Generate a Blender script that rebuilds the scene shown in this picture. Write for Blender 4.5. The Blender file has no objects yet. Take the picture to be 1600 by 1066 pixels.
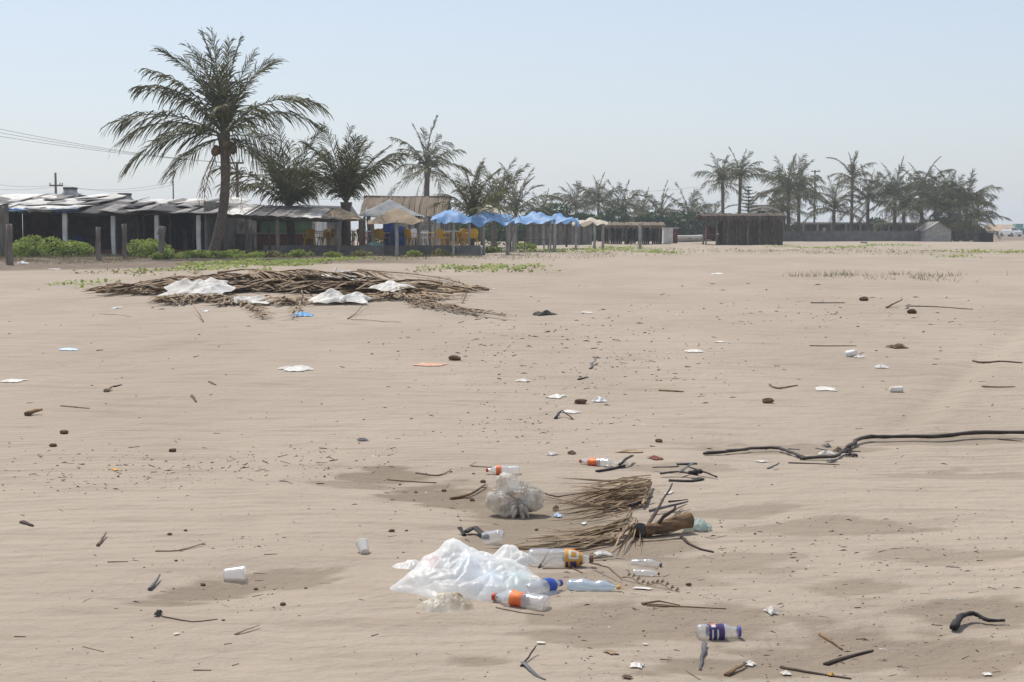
import bpy, bmesh, math, random
import numpy as np
from mathutils import Vector, Matrix, Euler

# ------------------------------------------------------------------ camera, sky, sun, exposure
S = bpy.context.scene
COL = S.collection
F, CX, CY, HOR, CAMH = 2400.0, 800.0, 533.0, 355.0, 1.7      # focal length (px of a 1600 wide frame), horizon row, eye height
PITCH = math.atan((CY - HOR) / F)
cam = bpy.data.objects.new('camera', bpy.data.cameras.new('camera'))
COL.objects.link(cam); S.camera = cam
cam.data.sensor_width = 36; cam.data.lens = F / 1600 * 36
cam.data.clip_start = 0.1; cam.data.clip_end = 6000
cam.location = (0, 0, CAMH); cam.rotation_euler = (math.pi / 2 - PITCH, 0, 0)
SUN_EL, SUN_AZ = math.radians(60), math.radians(-32)          # high, behind the shacks and a little to the left
wd = bpy.data.worlds.new('World'); S.world = wd; wd.use_nodes = True
nt = wd.node_tree; bg = nt.nodes['Background']
sky = nt.nodes.new('ShaderNodeTexSky'); sky.sky_type = 'NISHITA'; sky.sun_disc = False
sky.sun_elevation = SUN_EL; sky.sun_rotation = SUN_AZ
sky.air_density = 1.0; sky.dust_density = 1.5; sky.ozone_density = 2.5; sky.altitude = 0
veil = nt.nodes.new('ShaderNodeMixRGB'); veil.inputs[0].default_value = .55; veil.inputs[2].default_value = (4.95, 5.3, 5.95, 1)   # even pale veil of a hazy sky
nt.links.new(sky.outputs[0], veil.inputs[1]); nt.links.new(veil.outputs[0], bg.inputs[0]); bg.inputs[1].default_value = 0.14
sun = bpy.data.objects.new('sun', bpy.data.lights.new('sun', 'SUN')); COL.objects.link(sun)
sun.data.energy = 4.2; sun.data.angle = math.radians(0.6); sun.data.color = (1, 0.955, 0.88)
sdir = Vector((math.sin(SUN_AZ) * math.cos(SUN_EL), math.cos(SUN_AZ) * math.cos(SUN_EL), math.sin(SUN_EL)))
sun.rotation_euler = sdir.to_track_quat('Z', 'Y').to_euler(); sun.location = (0, 30, 40)
S.view_settings.view_transform = 'Standard'; S.view_settings.look = 'None'
S.view_settings.exposure = 0.0; S.view_settings.gamma = 1; S.view_settings.use_curve_mapping = False
S.cycles.max_bounces = 8; S.cycles.transparent_max_bounces = 16; S.cycles.volume_bounces = 1
rnd = random.Random(7)
rng = np.random.default_rng(7)

# ------------------------------------------------------------------ terrain height
def vn(x, y, seed=0.0):
    x = np.asarray(x, float); y = np.asarray(y, float)
    xi = np.floor(x); yi = np.floor(y); fx = x - xi; fy = y - yi
    h = lambda a, b: np.modf(np.abs(np.sin(a * 127.1 + b * 311.7 + seed * 17.3) * 43758.5453))[0]
    ux = fx * fx * (3 - 2 * fx); uy = fy * fy * (3 - 2 * fy)
    return (h(xi, yi) * (1 - ux) + h(xi + 1, yi) * ux) * (1 - uy) + (h(xi, yi + 1) * (1 - ux) + h(xi + 1, yi + 1) * ux) * uy
def ss(a, b, t):
    t = np.clip((np.asarray(t, float) - a) / (b - a), 0, 1); return t * t * (3 - 2 * t)
def flat(px, py):            # pixel -> x, y on level sand (near ground only)
    d = F * CAMH / (py - HOR); return (px - CX) / F * d, d
# scoured hollows of darker coarse sand: pixel centre, half width / half depth in m, depth, darkness
HOLLOWS = [(690, 770, .75, .75, .035, .8), (620, 742, .5, .45, .02, .7), (840, 800, .8, 1.0, .03, .55), (330, 925, .42, .40, .035, .6),
           (440, 905, .36, .3, .03, .5), (230, 945, .25, .12, .015, .5), (960, 905, .75, .5, .025, .35), (1180, 1040, .6, .42, .02, .55),
           (1390, 1000, .8, .45, .025, .5), (1330, 915, .5, .35, .02, .45), (1500, 1040, .4, .3, .02, .5), (900, 1000, .5, .25, .02, .45),
           (1240, 700, 1.2, .45, .03, .4), (1500, 690, 1.5, .35, .03, .35), (1330, 825, .8, .35, .015, .4), (1060, 735, .7, .4, .02, .35),
           (1330, 1020, 1.2, .4, .02, .5), (1050, 975, .8, .35, .02, .45), (1120, 880, .8, .4, .02, .35), (560, 760, .5, .25, .015, .5), (900, 850, .9, .6, .02, .5), (1560, 960, .6, .35, .02, .5), (1150, 800, .6, .3, .015, .4),
           (760, 1040, .35, .2, .02, .5), (1500, 740, .9, .3, .02, .35), (1480, 870, .7, .3, .015, .35)]
HW = [(*flat(a, b), c, e, f, k) for a, b, c, e, f, k in HOLLOWS]
def ground(x, y):
    x = np.asarray(x, float); y = np.asarray(y, float)
    z = .40 * ss(8, 50, y) - .30 * ss(118, 185, y)
    z = z + (vn(x * .22 + 3, y * .13, 1) - .5) * .10 * ss(9, 30, y)
    z = z + (vn(x * .5, y * .28, 2) - .5) * .10 * ss(40, 60, y) * (1 - ss(120, 150, y))
    z = z + (vn(x * 1.1, y * .8, 3) - .5) * .05 * ss(62, 90, y) * (1 - ss(120, 150, y)) * ss(2, 12, x)
    z = z + (vn(x * .9, y * .55, 4) - .5) * .035 + (vn(x * 2.6, y * 1.9, 5) - .5) * .012
    z = z + .26 * np.exp(-(((x + 4.9) / 3.7) ** 2 + ((y - 32.2) / 2.4) ** 2))            # sand banked under the frond heap
    for off in (0, 1.5):                                                                  # old wheel tracks running up the beach
        dd = (x - 2.9 - off - (y - 12) * .42) * .92; z = z - .03 * np.exp(-(dd / .16) ** 2) * ss(11, 14, y) * (1 - ss(34, 42, y)) + .015 * np.exp(-((dd - .28) / .14) ** 2) * ss(11, 14, y) * (1 - ss(34, 42, y))
        dd = (x + 6 + off - (y - 12) * -.10 - (y - 12) ** 2 * .03); z = z - .02 * np.exp(-(dd / .2) ** 2) * ss(10, 13, y) * (1 - ss(26, 30, y))
    near = 1 - ss(12, 20, y)
    for hx, hy, a, b, dep, k in HW:
        r = ((x - hx) / a) ** 2 + ((y - hy) / b) ** 2
        z = z - dep * np.exp(-r * 1.6) * near
    return z
def dark(x, y):
    m = np.zeros(np.shape(x))
    for hx, hy, a, b, dep, k in HW:
        r = np.sqrt(((x - hx) / a) ** 2 + ((y - hy) / b) ** 2)
        w = vn(x * 2.2 + hx, y * 4.5, 8) * .6 + vn(x * 6, y * 13, 9) * .4 + vn(x * 19, y * 23, 10) * .14
        m = np.maximum(m, min(1, k * 1.5) * (1 - ss(.70, .84, r + w - .42)))
    return m
def vs_(x, y, seed=0.0):       # scalar twins of vn / ss / ground, for speed
    xi = math.floor(x); yi = math.floor(y); fx = x - xi; fy = y - yi; ux = fx * fx * (3 - 2 * fx); uy = fy * fy * (3 - 2 * fy); k = seed * 17.3; sn = math.sin
    a = abs(sn(xi * 127.1 + yi * 311.7 + k) * 43758.5453) % 1; b = abs(sn((xi + 1) * 127.1 + yi * 311.7 + k) * 43758.5453) % 1
    c = abs(sn(xi * 127.1 + (yi + 1) * 311.7 + k) * 43758.5453) % 1; d = abs(sn((xi + 1) * 127.1 + (yi + 1) * 311.7 + k) * 43758.5453) % 1
    return (a * (1 - ux) + b * ux) * (1 - uy) + (c * (1 - ux) + d * ux) * uy
def s1(a, b, t):
    t = min(max((t - a) / (b - a), 0), 1); return t * t * (3 - 2 * t)
def g(x, y):
    e = math.exp; z = .40 * s1(8, 50, y) - .30 * s1(118, 185, y) + (vs_(x * .9, y * .55, 4) - .5) * .035 + (vs_(x * 2.6, y * 1.9, 5) - .5) * .012
    if y > 9: z += (vs_(x * .22 + 3, y * .13, 1) - .5) * .10 * s1(9, 30, y)
    if 40 < y < 150: z += (vs_(x * .5, y * .28, 2) - .5) * .10 * s1(40, 60, y) * (1 - s1(120, 150, y)) + (vs_(x * 1.1, y * .8, 3) - .5) * .05 * s1(62, 90, y) * (1 - s1(120, 150, y)) * s1(2, 12, x)
    if 15 < y < 50: z += .26 * e(-(((x + 4.9) / 3.7) ** 2 + ((y - 32.2) / 2.4) ** 2))
    if 10 < y < 42:
        for off in (0, 1.5):
            dd = (x - 2.9 - off - (y - 12) * .42) * .92; q = s1(11, 14, y) * (1 - s1(34, 42, y)); z += (-.03 * e(-(dd / .16) ** 2) + .015 * e(-((dd - .28) / .14) ** 2)) * q
            dd = (x + 6 + off - (y - 12) * -.10 - (y - 12) ** 2 * .03); z -= .02 * e(-(dd / .2) ** 2) * s1(10, 13, y) * (1 - s1(26, 30, y))
    near = 1 - s1(12, 20, y)
    if near > 0:
        for hx, hy, a, b, dep, k in HW:
            r = ((x - hx) / a) ** 2 + ((y - hy) / b) ** 2
            if r < 6: z -= dep * e(-r * 1.6) * near
    return z

# ------------------------------------------------------------------ pixel helpers (only to find where on the ground a thing stands)
FW = Vector((0, math.cos(PITCH), -math.sin(PITCH))); UP = Vector((0, math.sin(PITCH), math.cos(PITCH)))
def ray(px, py): return Vector(((px - CX) / F, 0, 0)) + UP * (-(py - CY) / F) + FW
def at(px, py, d):
    r = ray(px, py); t = d / r.y; return Vector((r.x * t, d, CAMH + r.z * t))
def gp(px, py):
    r = ray(px, py); lo = 3.0; d = lo
    while d < 400:
        t = d / r.y
        if CAMH + r.z * t < g(r.x * t, d): break
        lo = d; d *= 1.03
    hi = d
    for _ in range(22):
        m = (lo + hi) / 2; t = m / r.y
        if CAMH + r.z * t < g(r.x * t, m): hi = m
        else: lo = m
    t = hi / r.y; return Vector((r.x * t, hi, g(r.x * t, hi)))
def gx(px, d):                # ground point below picture column px at distance d
    x = (px - CX) / F * (d * math.cos(PITCH) + 1.3 * math.sin(PITCH)); return Vector((x, d, g(x, d)))
def zrow(py, d): return at(800, py, d).z

# ------------------------------------------------------------------ mesh builder
class MB:
    def __init__(s): s.v = []; s.f = []; s.m = []; s.mi = 0
    def add(s, vs, fs):
        o = len(s.v); s.v += [tuple(v) for v in vs]
        for f in fs: s.f.append(tuple(i + o for i in f)); s.m.append(s.mi)
        return s
    def box(s, c, size, rz=0, tilt=None):
        M = Euler((0, 0, rz)).to_matrix() if tilt is None else Euler(tilt).to_matrix()
        c = Vector(c); hx, hy, hz = [a / 2 for a in size]
        vs = [c + M @ Vector((x, y, z)) for x, y, z in [(-hx, -hy, -hz), (hx, -hy, -hz), (hx, hy, -hz), (-hx, hy, -hz), (-hx, -hy, hz), (hx, -hy, hz), (hx, hy, hz), (-hx, hy, hz)]]
        return s.add(vs, [(0, 3, 2, 1), (4, 5, 6, 7), (0, 1, 5, 4), (1, 2, 6, 5), (2, 3, 7, 6), (3, 0, 4, 7)])
    def tube(s, pts, rad, n=6, flat=None, cap=True):
        pts = [Vector(p) for p in pts]; k = len(pts)
        if not hasattr(rad, '__len__'): rad = [rad] * k
        vs = []; ref = Vector((0, 0, 1)) if abs((pts[-1] - pts[0]).normalized().z) < .7 else Vector((0, 1, 0))
        for i, p in enumerate(pts):
            t = (pts[min(i + 1, k - 1)] - pts[max(i - 1, 0)]).normalized()
            a = ref.cross(t)
            if a.length < .1: a = Vector((1, 0, 0)).cross(t)
            a.normalize(); b = t.cross(a)
            fl = 1 if flat is None else flat
            for j in range(n):
                w = 2 * math.pi * (j + .5) / n
                vs.append(p + a * math.cos(w) * rad[i] + b * math.sin(w) * rad[i] * fl)
        fs = [(i * n + j, i * n + (j + 1) % n, (i + 1) * n + (j + 1) % n, (i + 1) * n + j) for i in range(k - 1) for j in range(n)]
        if cap: fs += [tuple(range(n))[::-1], tuple((k - 1) * n + j for j in range(n))]
        return s.add(vs, fs)
    def lathe(s, prof, n=20, M=Matrix()):      # prof: (x along axis, radius)
        vs = [M @ Vector((x, r * math.cos(2 * math.pi * j / n), r * math.sin(2 * math.pi * j / n))) for x, r in prof for j in range(n)]
        fs = [(i * n + j, (i + 1) * n + j, (i + 1) * n + (j + 1) % n, i * n + (j + 1) % n) for i in range(len(prof) - 1) for j in range(n)]
        return s.add(vs, fs)
    def grid(s, P):                            # P: array rows x cols x 3
        r, c = len(P), len(P[0])
        vs = [tuple(P[i][j]) for i in range(r) for j in range(c)]
        return s.add(vs, [(i * c + j, i * c + j + 1, (i + 1) * c + j + 1, (i + 1) * c + j) for i in range(r - 1) for j in range(c - 1)])
    def mesh(s, name, mats, smooth=False):
        me = bpy.data.meshes.new(name); me.from_pydata(s.v, [], s.f)
        for m in (mats if isinstance(mats, (list, tuple)) else [mats]): me.materials.append(M_[m] if isinstance(m, str) else m)
        if any(s.m): me.polygons.foreach_set('material_index', s.m)
        if smooth: me.polygons.foreach_set('use_smooth', [True] * len(me.polygons))
        me.update(); return me
    def build(s, name, mats, parent=None, smooth=False, loc=None):
        return put(name, s.mesh(name, mats, smooth), parent, loc)
def put(name, me, parent=None, loc=None):
    o = bpy.data.objects.new(name, me); COL.objects.link(o)
    if parent: o.parent = parent
    if loc is not None: o.location = loc
    return o
def tag(o, label, cat, group=None):
    o['label'] = label; o['category'] = cat
    if group: o['group'] = group
    return o
def thing(name, label, cat, loc=(0, 0, 0), rz=0, group=None):
    o = bpy.data.objects.new(name, None); COL.objects.link(o); o.location = loc; o.rotation_euler.z = rz
    o.empty_display_size = .2
    return tag(o, label, cat, group)
def copy_tree(o, parent=None, first=True):
    c = o.copy(); COL.objects.link(c)
    if parent: c.parent = parent
    for ch in o.children: copy_tree(ch, c, False)
    return c

# ------------------------------------------------------------------ materials
M_ = {}
def pm(name, c1, c2=None, scale=6, rough=.85, bump=0, spec=.25, vary=0, detail=4, stretch=None, metal=0, mid=(.35, .65), trans=0):
    m = bpy.data.materials.new(name); m.use_nodes = True; t = m.node_tree; N, L = t.nodes, t.links
    b = N['Principled BSDF']; b.inputs['Roughness'].default_value = rough; b.inputs['Specular IOR Level'].default_value = spec
    b.inputs['Metallic'].default_value = metal
    c2 = c2 or tuple(x * .75 for x in c1)
    tc = N.new('ShaderNodeTexCoord'); mp = N.new('ShaderNodeMapping'); nz = N.new('ShaderNodeTexNoise')
    nz.inputs['Scale'].default_value = scale; nz.inputs['Detail'].default_value = detail
    if stretch: mp.inputs['Scale'].default_value = stretch
    L.new(tc.outputs['Object'], mp.inputs[0]); L.new(mp.outputs[0], nz.inputs['Vector'])
    r = N.new('ShaderNodeValToRGB'); r.color_ramp.elements[0].position = mid[0]; r.color_ramp.elements[1].position = mid[1]
    r.color_ramp.elements[0].color = (*c2, 1); r.color_ramp.elements[1].color = (*c1, 1)
    L.new(nz.outputs[0], r.inputs[0]); out = r.outputs[0]
    if vary:
        oi = N.new('ShaderNodeObjectInfo'); mr = N.new('ShaderNodeMapRange'); hs = N.new('ShaderNodeHueSaturation')
        mr.inputs['To Min'].default_value = 1 - vary; mr.inputs['To Max'].default_value = 1 + vary
        L.new(oi.outputs['Random'], mr.inputs['Value']); L.new(mr.outputs[0], hs.inputs['Value']); L.new(out, hs.inputs['Color']); out = hs.outputs[0]
    L.new(out, b.inputs['Base Color'])
    if bump:
        bp = N.new('ShaderNodeBump'); bp.inputs['Strength'].default_value = bump; bp.inputs['Distance'].default_value = .02
        L.new(nz.outputs[0], bp.inputs['Height']); L.new(bp.outputs[0], b.inputs['Normal'])
    if trans:
        tl = N.new('ShaderNodeBsdfTranslucent'); mx = N.new('ShaderNodeMixShader'); mx.inputs[0].default_value = trans
        L.new(out, tl.inputs[0]); L.new(b.outputs[0], mx.inputs[1]); L.new(tl.outputs[0], mx.inputs[2])
        L.new(mx.outputs[0], N['Material Output'].inputs[0])
    M_[name] = m; return m
def film(name, col, clear=.3, rough=.3, col2=None, scale=9, gloss=.16):
    """thin plastic: partly see-through, partly white and letting light pass, with a soft gloss"""
    m = bpy.data.materials.new(name); m.use_nodes = True; t = m.node_tree; N, L = t.nodes, t.links; N.remove(N['Principled BSDF'])
    tc = N.new('ShaderNodeTexCoord'); nz = N.new('ShaderNodeTexNoise'); nz.inputs['Scale'].default_value = scale
    L.new(tc.outputs['Object'], nz.inputs['Vector'])
    mc = N.new('ShaderNodeMixRGB'); mc.inputs[1].default_value = (*col, 1); mc.inputs[2].default_value = (*(col2 or tuple(c * .85 for c in col)), 1)
    r = N.new('ShaderNodeValToRGB'); r.color_ramp.elements[0].position = .4; r.color_ramp.elements[1].position = .68
    L.new(nz.outputs[0], r.inputs[0]); L.new(r.outputs[0], mc.inputs[0])
    d = N.new('ShaderNodeBsdfDiffuse'); tl = N.new('ShaderNodeBsdfTranslucent'); gl = N.new('ShaderNodeBsdfGlossy'); tr = N.new('ShaderNodeBsdfTransparent')
    L.new(mc.outputs[0], d.inputs[0]); L.new(mc.outputs[0], tl.inputs[0]); gl.inputs['Roughness'].default_value = rough
    a = N.new('ShaderNodeMixShader'); a.inputs[0].default_value = .58; L.new(d.outputs[0], a.inputs[1]); L.new(tl.outputs[0], a.inputs[2])
    b = N.new('ShaderNodeMixShader'); b.inputs[0].default_value = clear; L.new(a.outputs[0], b.inputs[1]); L.new(tr.outputs[0], b.inputs[2])
    lw = N.new('ShaderNodeLayerWeight'); lw.inputs[0].default_value = .25
    mr = N.new('ShaderNodeMapRange'); mr.inputs['To Min'].default_value = .03; mr.inputs['To Max'].default_value = gloss; L.new(lw.outputs['Fresnel'], mr.inputs['Value'])
    c = N.new('ShaderNodeMixShader'); L.new(mr.outputs[0], c.inputs[0]); L.new(b.outputs[0], c.inputs[1]); L.new(gl.outputs[0], c.inputs[2])
    L.new(c.outputs[0], N['Material Output'].inputs[0]); M_[name] = m; return m

def sand_material():
    m = bpy.data.materials.new('sand'); m.use_nodes = True; t = m.node_tree; N, L = t.nodes, t.links
    b = N['Principled BSDF']; b.inputs['Roughness'].default_value = .95; b.inputs['Specular IOR Level'].default_value = .15
    tc = N.new('ShaderNodeTexCoord')
    def noise(scale, stretch=(1, 1, 1), detail=4, rough=.55):
        mp = N.new('ShaderNodeMapping'); mp.inputs['Scale'].default_value = stretch; L.new(tc.outputs['Object'], mp.inputs[0])
        n = N.new('ShaderNodeTexNoise'); n.inputs['Scale'].default_value = scale; n.inputs['Detail'].default_value = detail; n.inputs['Roughness'].default_value = rough
        L.new(mp.outputs[0], n.inputs['Vector']); return n
    def ramp(n, a, b_):
        r = N.new('ShaderNodeMapRange'); r.inputs['From Min'].default_value = a; r.inputs['From Max'].default_value = b_; r.clamp = True
        L.new(n.outputs[0], r.inputs['Value']); return r
    def math_(op, a, b_):
        n = N.new('ShaderNodeMath'); n.operation = op
        for i, q in enumerate((a, b_)):
            if isinstance(q, (int, float)): n.inputs[i].default_value = q
            else: L.new(q.outputs[0], n.inputs[i])
        return n
    def mix(c1, c2, fac):
        n = N.new('ShaderNodeMixRGB')
        for i, q in ((1, c1), (2, c2)):
            if isinstance(q, tuple): n.inputs[i].default_value = (*q, 1)
            else: L.new(q.outputs[0], n.inputs[i])
        L.new(fac.outputs[0], n.inputs[0]); return n
    base = mix((.376, .313, .250), (.318, .263, .207), ramp(noise(.35, (1, .5, 1), 5), .35, .68))
    at_ = N.new('ShaderNodeAttribute'); at_.attribute_name = 'coarse'
    sep = N.new('ShaderNodeSeparateColor'); L.new(at_.outputs['Color'], sep.inputs[0])
    cm = N.new('ShaderNodeMath'); cm.operation = 'MULTIPLY'; L.new(sep.outputs[0], cm.inputs[0]); cm.inputs[1].default_value = .8
    base = mix(base, (.18, .14, .099), cm)
    streak = math_('MULTIPLY', ramp(noise(2.2, (.45, 2.2, 1), 5, .6), .50, .72), .5)
    base = mix(base, (.21, .167, .125), streak)
    dirt = N.new('ShaderNodeMath'); dirt.operation = 'MULTIPLY'; L.new(sep.outputs[1], dirt.inputs[0]); L.new(ramp(noise(2.5, (1, .6, 1), 6, .65), .22, .48).outputs[0], dirt.inputs[1])
    base = mix(base, (.15, .115, .085), dirt)                                   # earth of the yards by the shacks
    grain = math_('MULTIPLY', ramp(noise(420, (1, 1, 1), 2), .3, .75), .16)
    base = mix(base, (.2, .16, .125), grain)
    L.new(base.outputs[0], b.inputs['Base Color'])
    # wind ripples, broken up by patches where the sand is smooth
    mp = N.new('ShaderNodeMapping'); mp.inputs['Rotation'].default_value = (0, 0, math.radians(-7)); L.new(tc.outputs['Object'], mp.inputs[0])
    wv = N.new('ShaderNodeTexWave'); wv.bands_direction = 'Y'; wv.inputs['Scale'].default_value = 2.3; wv.inputs['Distortion'].default_value = 2.2
    wv.inputs['Detail'].default_value = 2; wv.inputs['Detail Scale'].default_value = .8; L.new(mp.outputs[0], wv.inputs['Vector'])
    rip = math_('MULTIPLY', wv, ramp(noise(.5, (.8, .6, 1), 3), .40, .60))
    inv = N.new('ShaderNodeMath'); inv.operation = 'SUBTRACT'; inv.inputs[0].default_value = 1; L.new(sep.outputs[0], inv.inputs[1])
    rip = math_('MULTIPLY', rip, inv)
    b1 = N.new('ShaderNodeBump'); b1.inputs['Strength'].default_value = .6; b1.inputs['Distance'].default_value = .011; L.new(rip.outputs[0], b1.inputs['Height'])
    b2 = N.new('ShaderNodeBump'); b2.inputs['Strength'].default_value = .8; b2.inputs['Distance'].default_value = .015
    L.new(noise(9, (1, 1.4, 1), 8, .62).outputs[0], b2.inputs['Height']); L.new(b1.outputs[0], b2.inputs['Normal'])
    b4 = N.new('ShaderNodeBump'); b4.inputs['Strength'].default_value = .9; b4.inputs['Distance'].default_value = .07      # trodden, wind-worn hummocks
    L.new(noise(2.6, (1, 1.2, 1), 5, .6).outputs[0], b4.inputs['Height']); L.new(b2.outputs[0], b4.inputs['Normal']); b2 = b4
    b3 = N.new('ShaderNodeBump'); b3.inputs['Strength'].default_value = .5; b3.inputs['Distance'].default_value = .004
    L.new(noise(300, (1, 1, 1), 2).outputs[0], b3.inputs['Height']); L.new(b2.outputs[0], b3.inputs['Normal'])
    L.new(b3.outputs[0], b.inputs['Normal']); M_['sand'] = m
sand_material()

def axis(segs):               # list of (start, stop, step0, growth)
    out = []
    for a, b, st, gr in segs:
        x = a
        while x < b: out.append(x); x += st; st *= gr
    return out
ys = axis([(4.2, 13, .04, 1.0), (13, 1200, .045, 1.018)])
ys = [-40, -25, -14, -8, -4, -1, 1, 2.5, 3.5] + ys + [1200]
xp = axis([(0, 4.6, .045, 1.0), (4.6, 700, .05, 1.03)])
xs = [-x for x in xp[:0:-1]] + xp
X, Y = np.meshgrid(np.array(xs), np.array(ys)); Z = ground(X, Y)
nr, nc = X.shape
me = bpy.data.meshes.new('beach_sand')
idx = np.arange(nr * nc).reshape(nr, nc)
quads = np.stack([idx[:-1, :-1], idx[:-1, 1:], idx[1:, 1:], idx[1:, :-1]], -1).reshape(-1, 4)
me.vertices.add(nr * nc); me.vertices.foreach_set('co', np.stack([X, Y, Z], -1).astype(np.float32).ravel())
me.loops.add(quads.size); me.loops.foreach_set('vertex_index', quads.astype(np.int32).ravel())
me.polygons.add(len(quads)); me.polygons.foreach_set('loop_start', np.arange(0, quads.size, 4, dtype=np.int32))
me.polygons.foreach_set('use_smooth', np.ones(len(quads), bool)); me.update(calc_edges=True)
ca = me.color_attributes.new('coarse', 'FLOAT_COLOR', 'POINT')
DK = dark(X, Y) * (Y < 20)
yard = ss(53, 58, Y + (vn(X * .3, Y * .3, 6) - .5) * 6 + np.clip(-X - 8, 0, 5) * 1.5) * (1 - ss(-6, 0, X + (Y - 60) * .1)) * (1 - ss(90, 100, Y))
yard = np.maximum(yard, .8 * ss(175, 182, Y))
cc = np.stack([DK, yard, DK * 0, DK * 0 + 1], -1).astype(np.float32); ca.data.foreach_set('color', cc.ravel())
me.materials.append(M_['sand'])
o = put('beach_sand', me); o['kind'] = 'structure'

# ------------------------------------------------------------------ palette
pm('frond', (.125, .118, .038), (.062, .060, .021), 3, .55, vary=.3, trans=.25, spec=.3)
pm('rachis', (.16, .15, .06), (.10, .085, .04), 5, .6)
pm('dead_frond', (.26, .185, .115), (.105, .068, .042), 11, .85, vary=.25, bump=.2)
pm('dry_leaf', (.36, .265, .165), (.17, .112, .065), 14, .8, vary=.2, bump=.2)
pm('trunk', (.17, .135, .105), (.075, .058, .046), 9, .95, bump=.6, stretch=(1, 1, 4))
pm('coconut', (.22, .13, .045), (.1, .075, .03), 5, .6)
pm('leaf', (.33, .39, .09), (.19, .27, .055), 4, .6, trans=.4)
pm('leaf_dark', (.06, .10, .03), (.032, .058, .018), 2, .6, trans=.25)
pm('leaf_dry', (.30, .28, .11), (.2, .18, .08), 3, .7, trans=.2)
pm('grass_dry', (.26, .225, .13), (.16, .13, .08), 2, .9, trans=.2)
pm('weathered_wood', (.2, .17, .145), (.105, .088, .075), 8, .95, bump=.4, stretch=(1, 1, .2), vary=.2)
pm('dark_wood', (.085, .062, .05), (.04, .03, .025), 8, .9, bump=.3, vary=.2)
pm('concrete', (.38, .36, .335), (.26, .245, .225), 3, .95, bump=.2)
pm('grey_wall', (.25, .235, .22), (.16, .15, .14), 2, .95, bump=.2)
pm('whitewash', (.74, .73, .71), (.6, .58, .55), 3, .9)
pm('dark_block', (.16, .15, .14), (.10, .095, .09), 2, .95)
pm('white_wall', (.8, .78, .74), (.42, .40, .37), 2.2, .95, bump=.1, mid=(.38, .55))
pm('green_paint', (.20, .33, .19), (.14, .24, .14), 2, .9)
pm('red_wall', (.2, .075, .05), (.13, .052, .04), 4, .95, bump=.2)
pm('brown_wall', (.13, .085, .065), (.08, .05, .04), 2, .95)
pm('door_red', (.22, .035, .03), (.15, .025, .02), 3, .7)
pm('roof_white', (.6, .58, .54), (.33, .31, .285), 1.6, .8, bump=.2, vary=.15, mid=(.35, .55))
pm('roof_grey', (.30, .28, .26), (.13, .12, .115), 1.8, .9, bump=.3, vary=.35)
pm('roof_tar', (.10, .095, .092), (.05, .048, .046), 2, .9, vary=.3)
pm('thatch', (.215, .165, .118), (.10, .076, .055), 5, .95, bump=.5, vary=.2, stretch=(3, 3, .6))
pm('thatch_dark', (.115, .088, .066), (.048, .036, .028), 5, .95, bump=.5, vary=.2, stretch=(3, 3, .6))
pm('tan_cloth', (.42, .325, .225), (.33, .25, .17), 2, .9, trans=.25)
pm('cream_cloth', (.62, .56, .47), (.5, .44, .36), 2, .9, trans=.25)
pm('grey_cloth', (.36, .37, .38), (.24, .25, .26), 2, .9, trans=.2)
pm('blue_tarp', (.20, .38, .66), (.14, .30, .58), 3, .55, trans=.3, spec=.4)
pm('blue_plastic', (.03, .08, .26), (.025, .06, .2), 3, .5)
pm('yellow_plastic', (.58, .33, .035), (.48, .26, .025), 3, .45, vary=.12)
pm('white_plastic', (.75, .75, .73), (.62, .61, .58), 3, .5)
pm('red_plastic', (.5, .06, .04), (.4, .05, .03), 3, .5)
pm('steel', (.42, .41, .40), (.25, .24, .23), 4, .5, metal=.6)
pm('cable', (.05, .05, .055), (.04, .04, .045), 3, .7)
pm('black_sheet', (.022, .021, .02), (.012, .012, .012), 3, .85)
pm('car_paint', (.72, .72, .72), (.66, .66, .66), 2, .3, spec=.5)
pm('glass_dark', (.03, .035, .04), (.02, .025, .03), 2, .1, spec=.6)
pm('rubber', (.03, .03, .03), (.02, .02, .02), 5, .8)
pm('tan_roof', (.45, .33, .22), (.36, .26, .18), 2, .9)
pm('teal', (.2, .4, .36), (.15, .3, .28), 2, .8)

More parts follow.
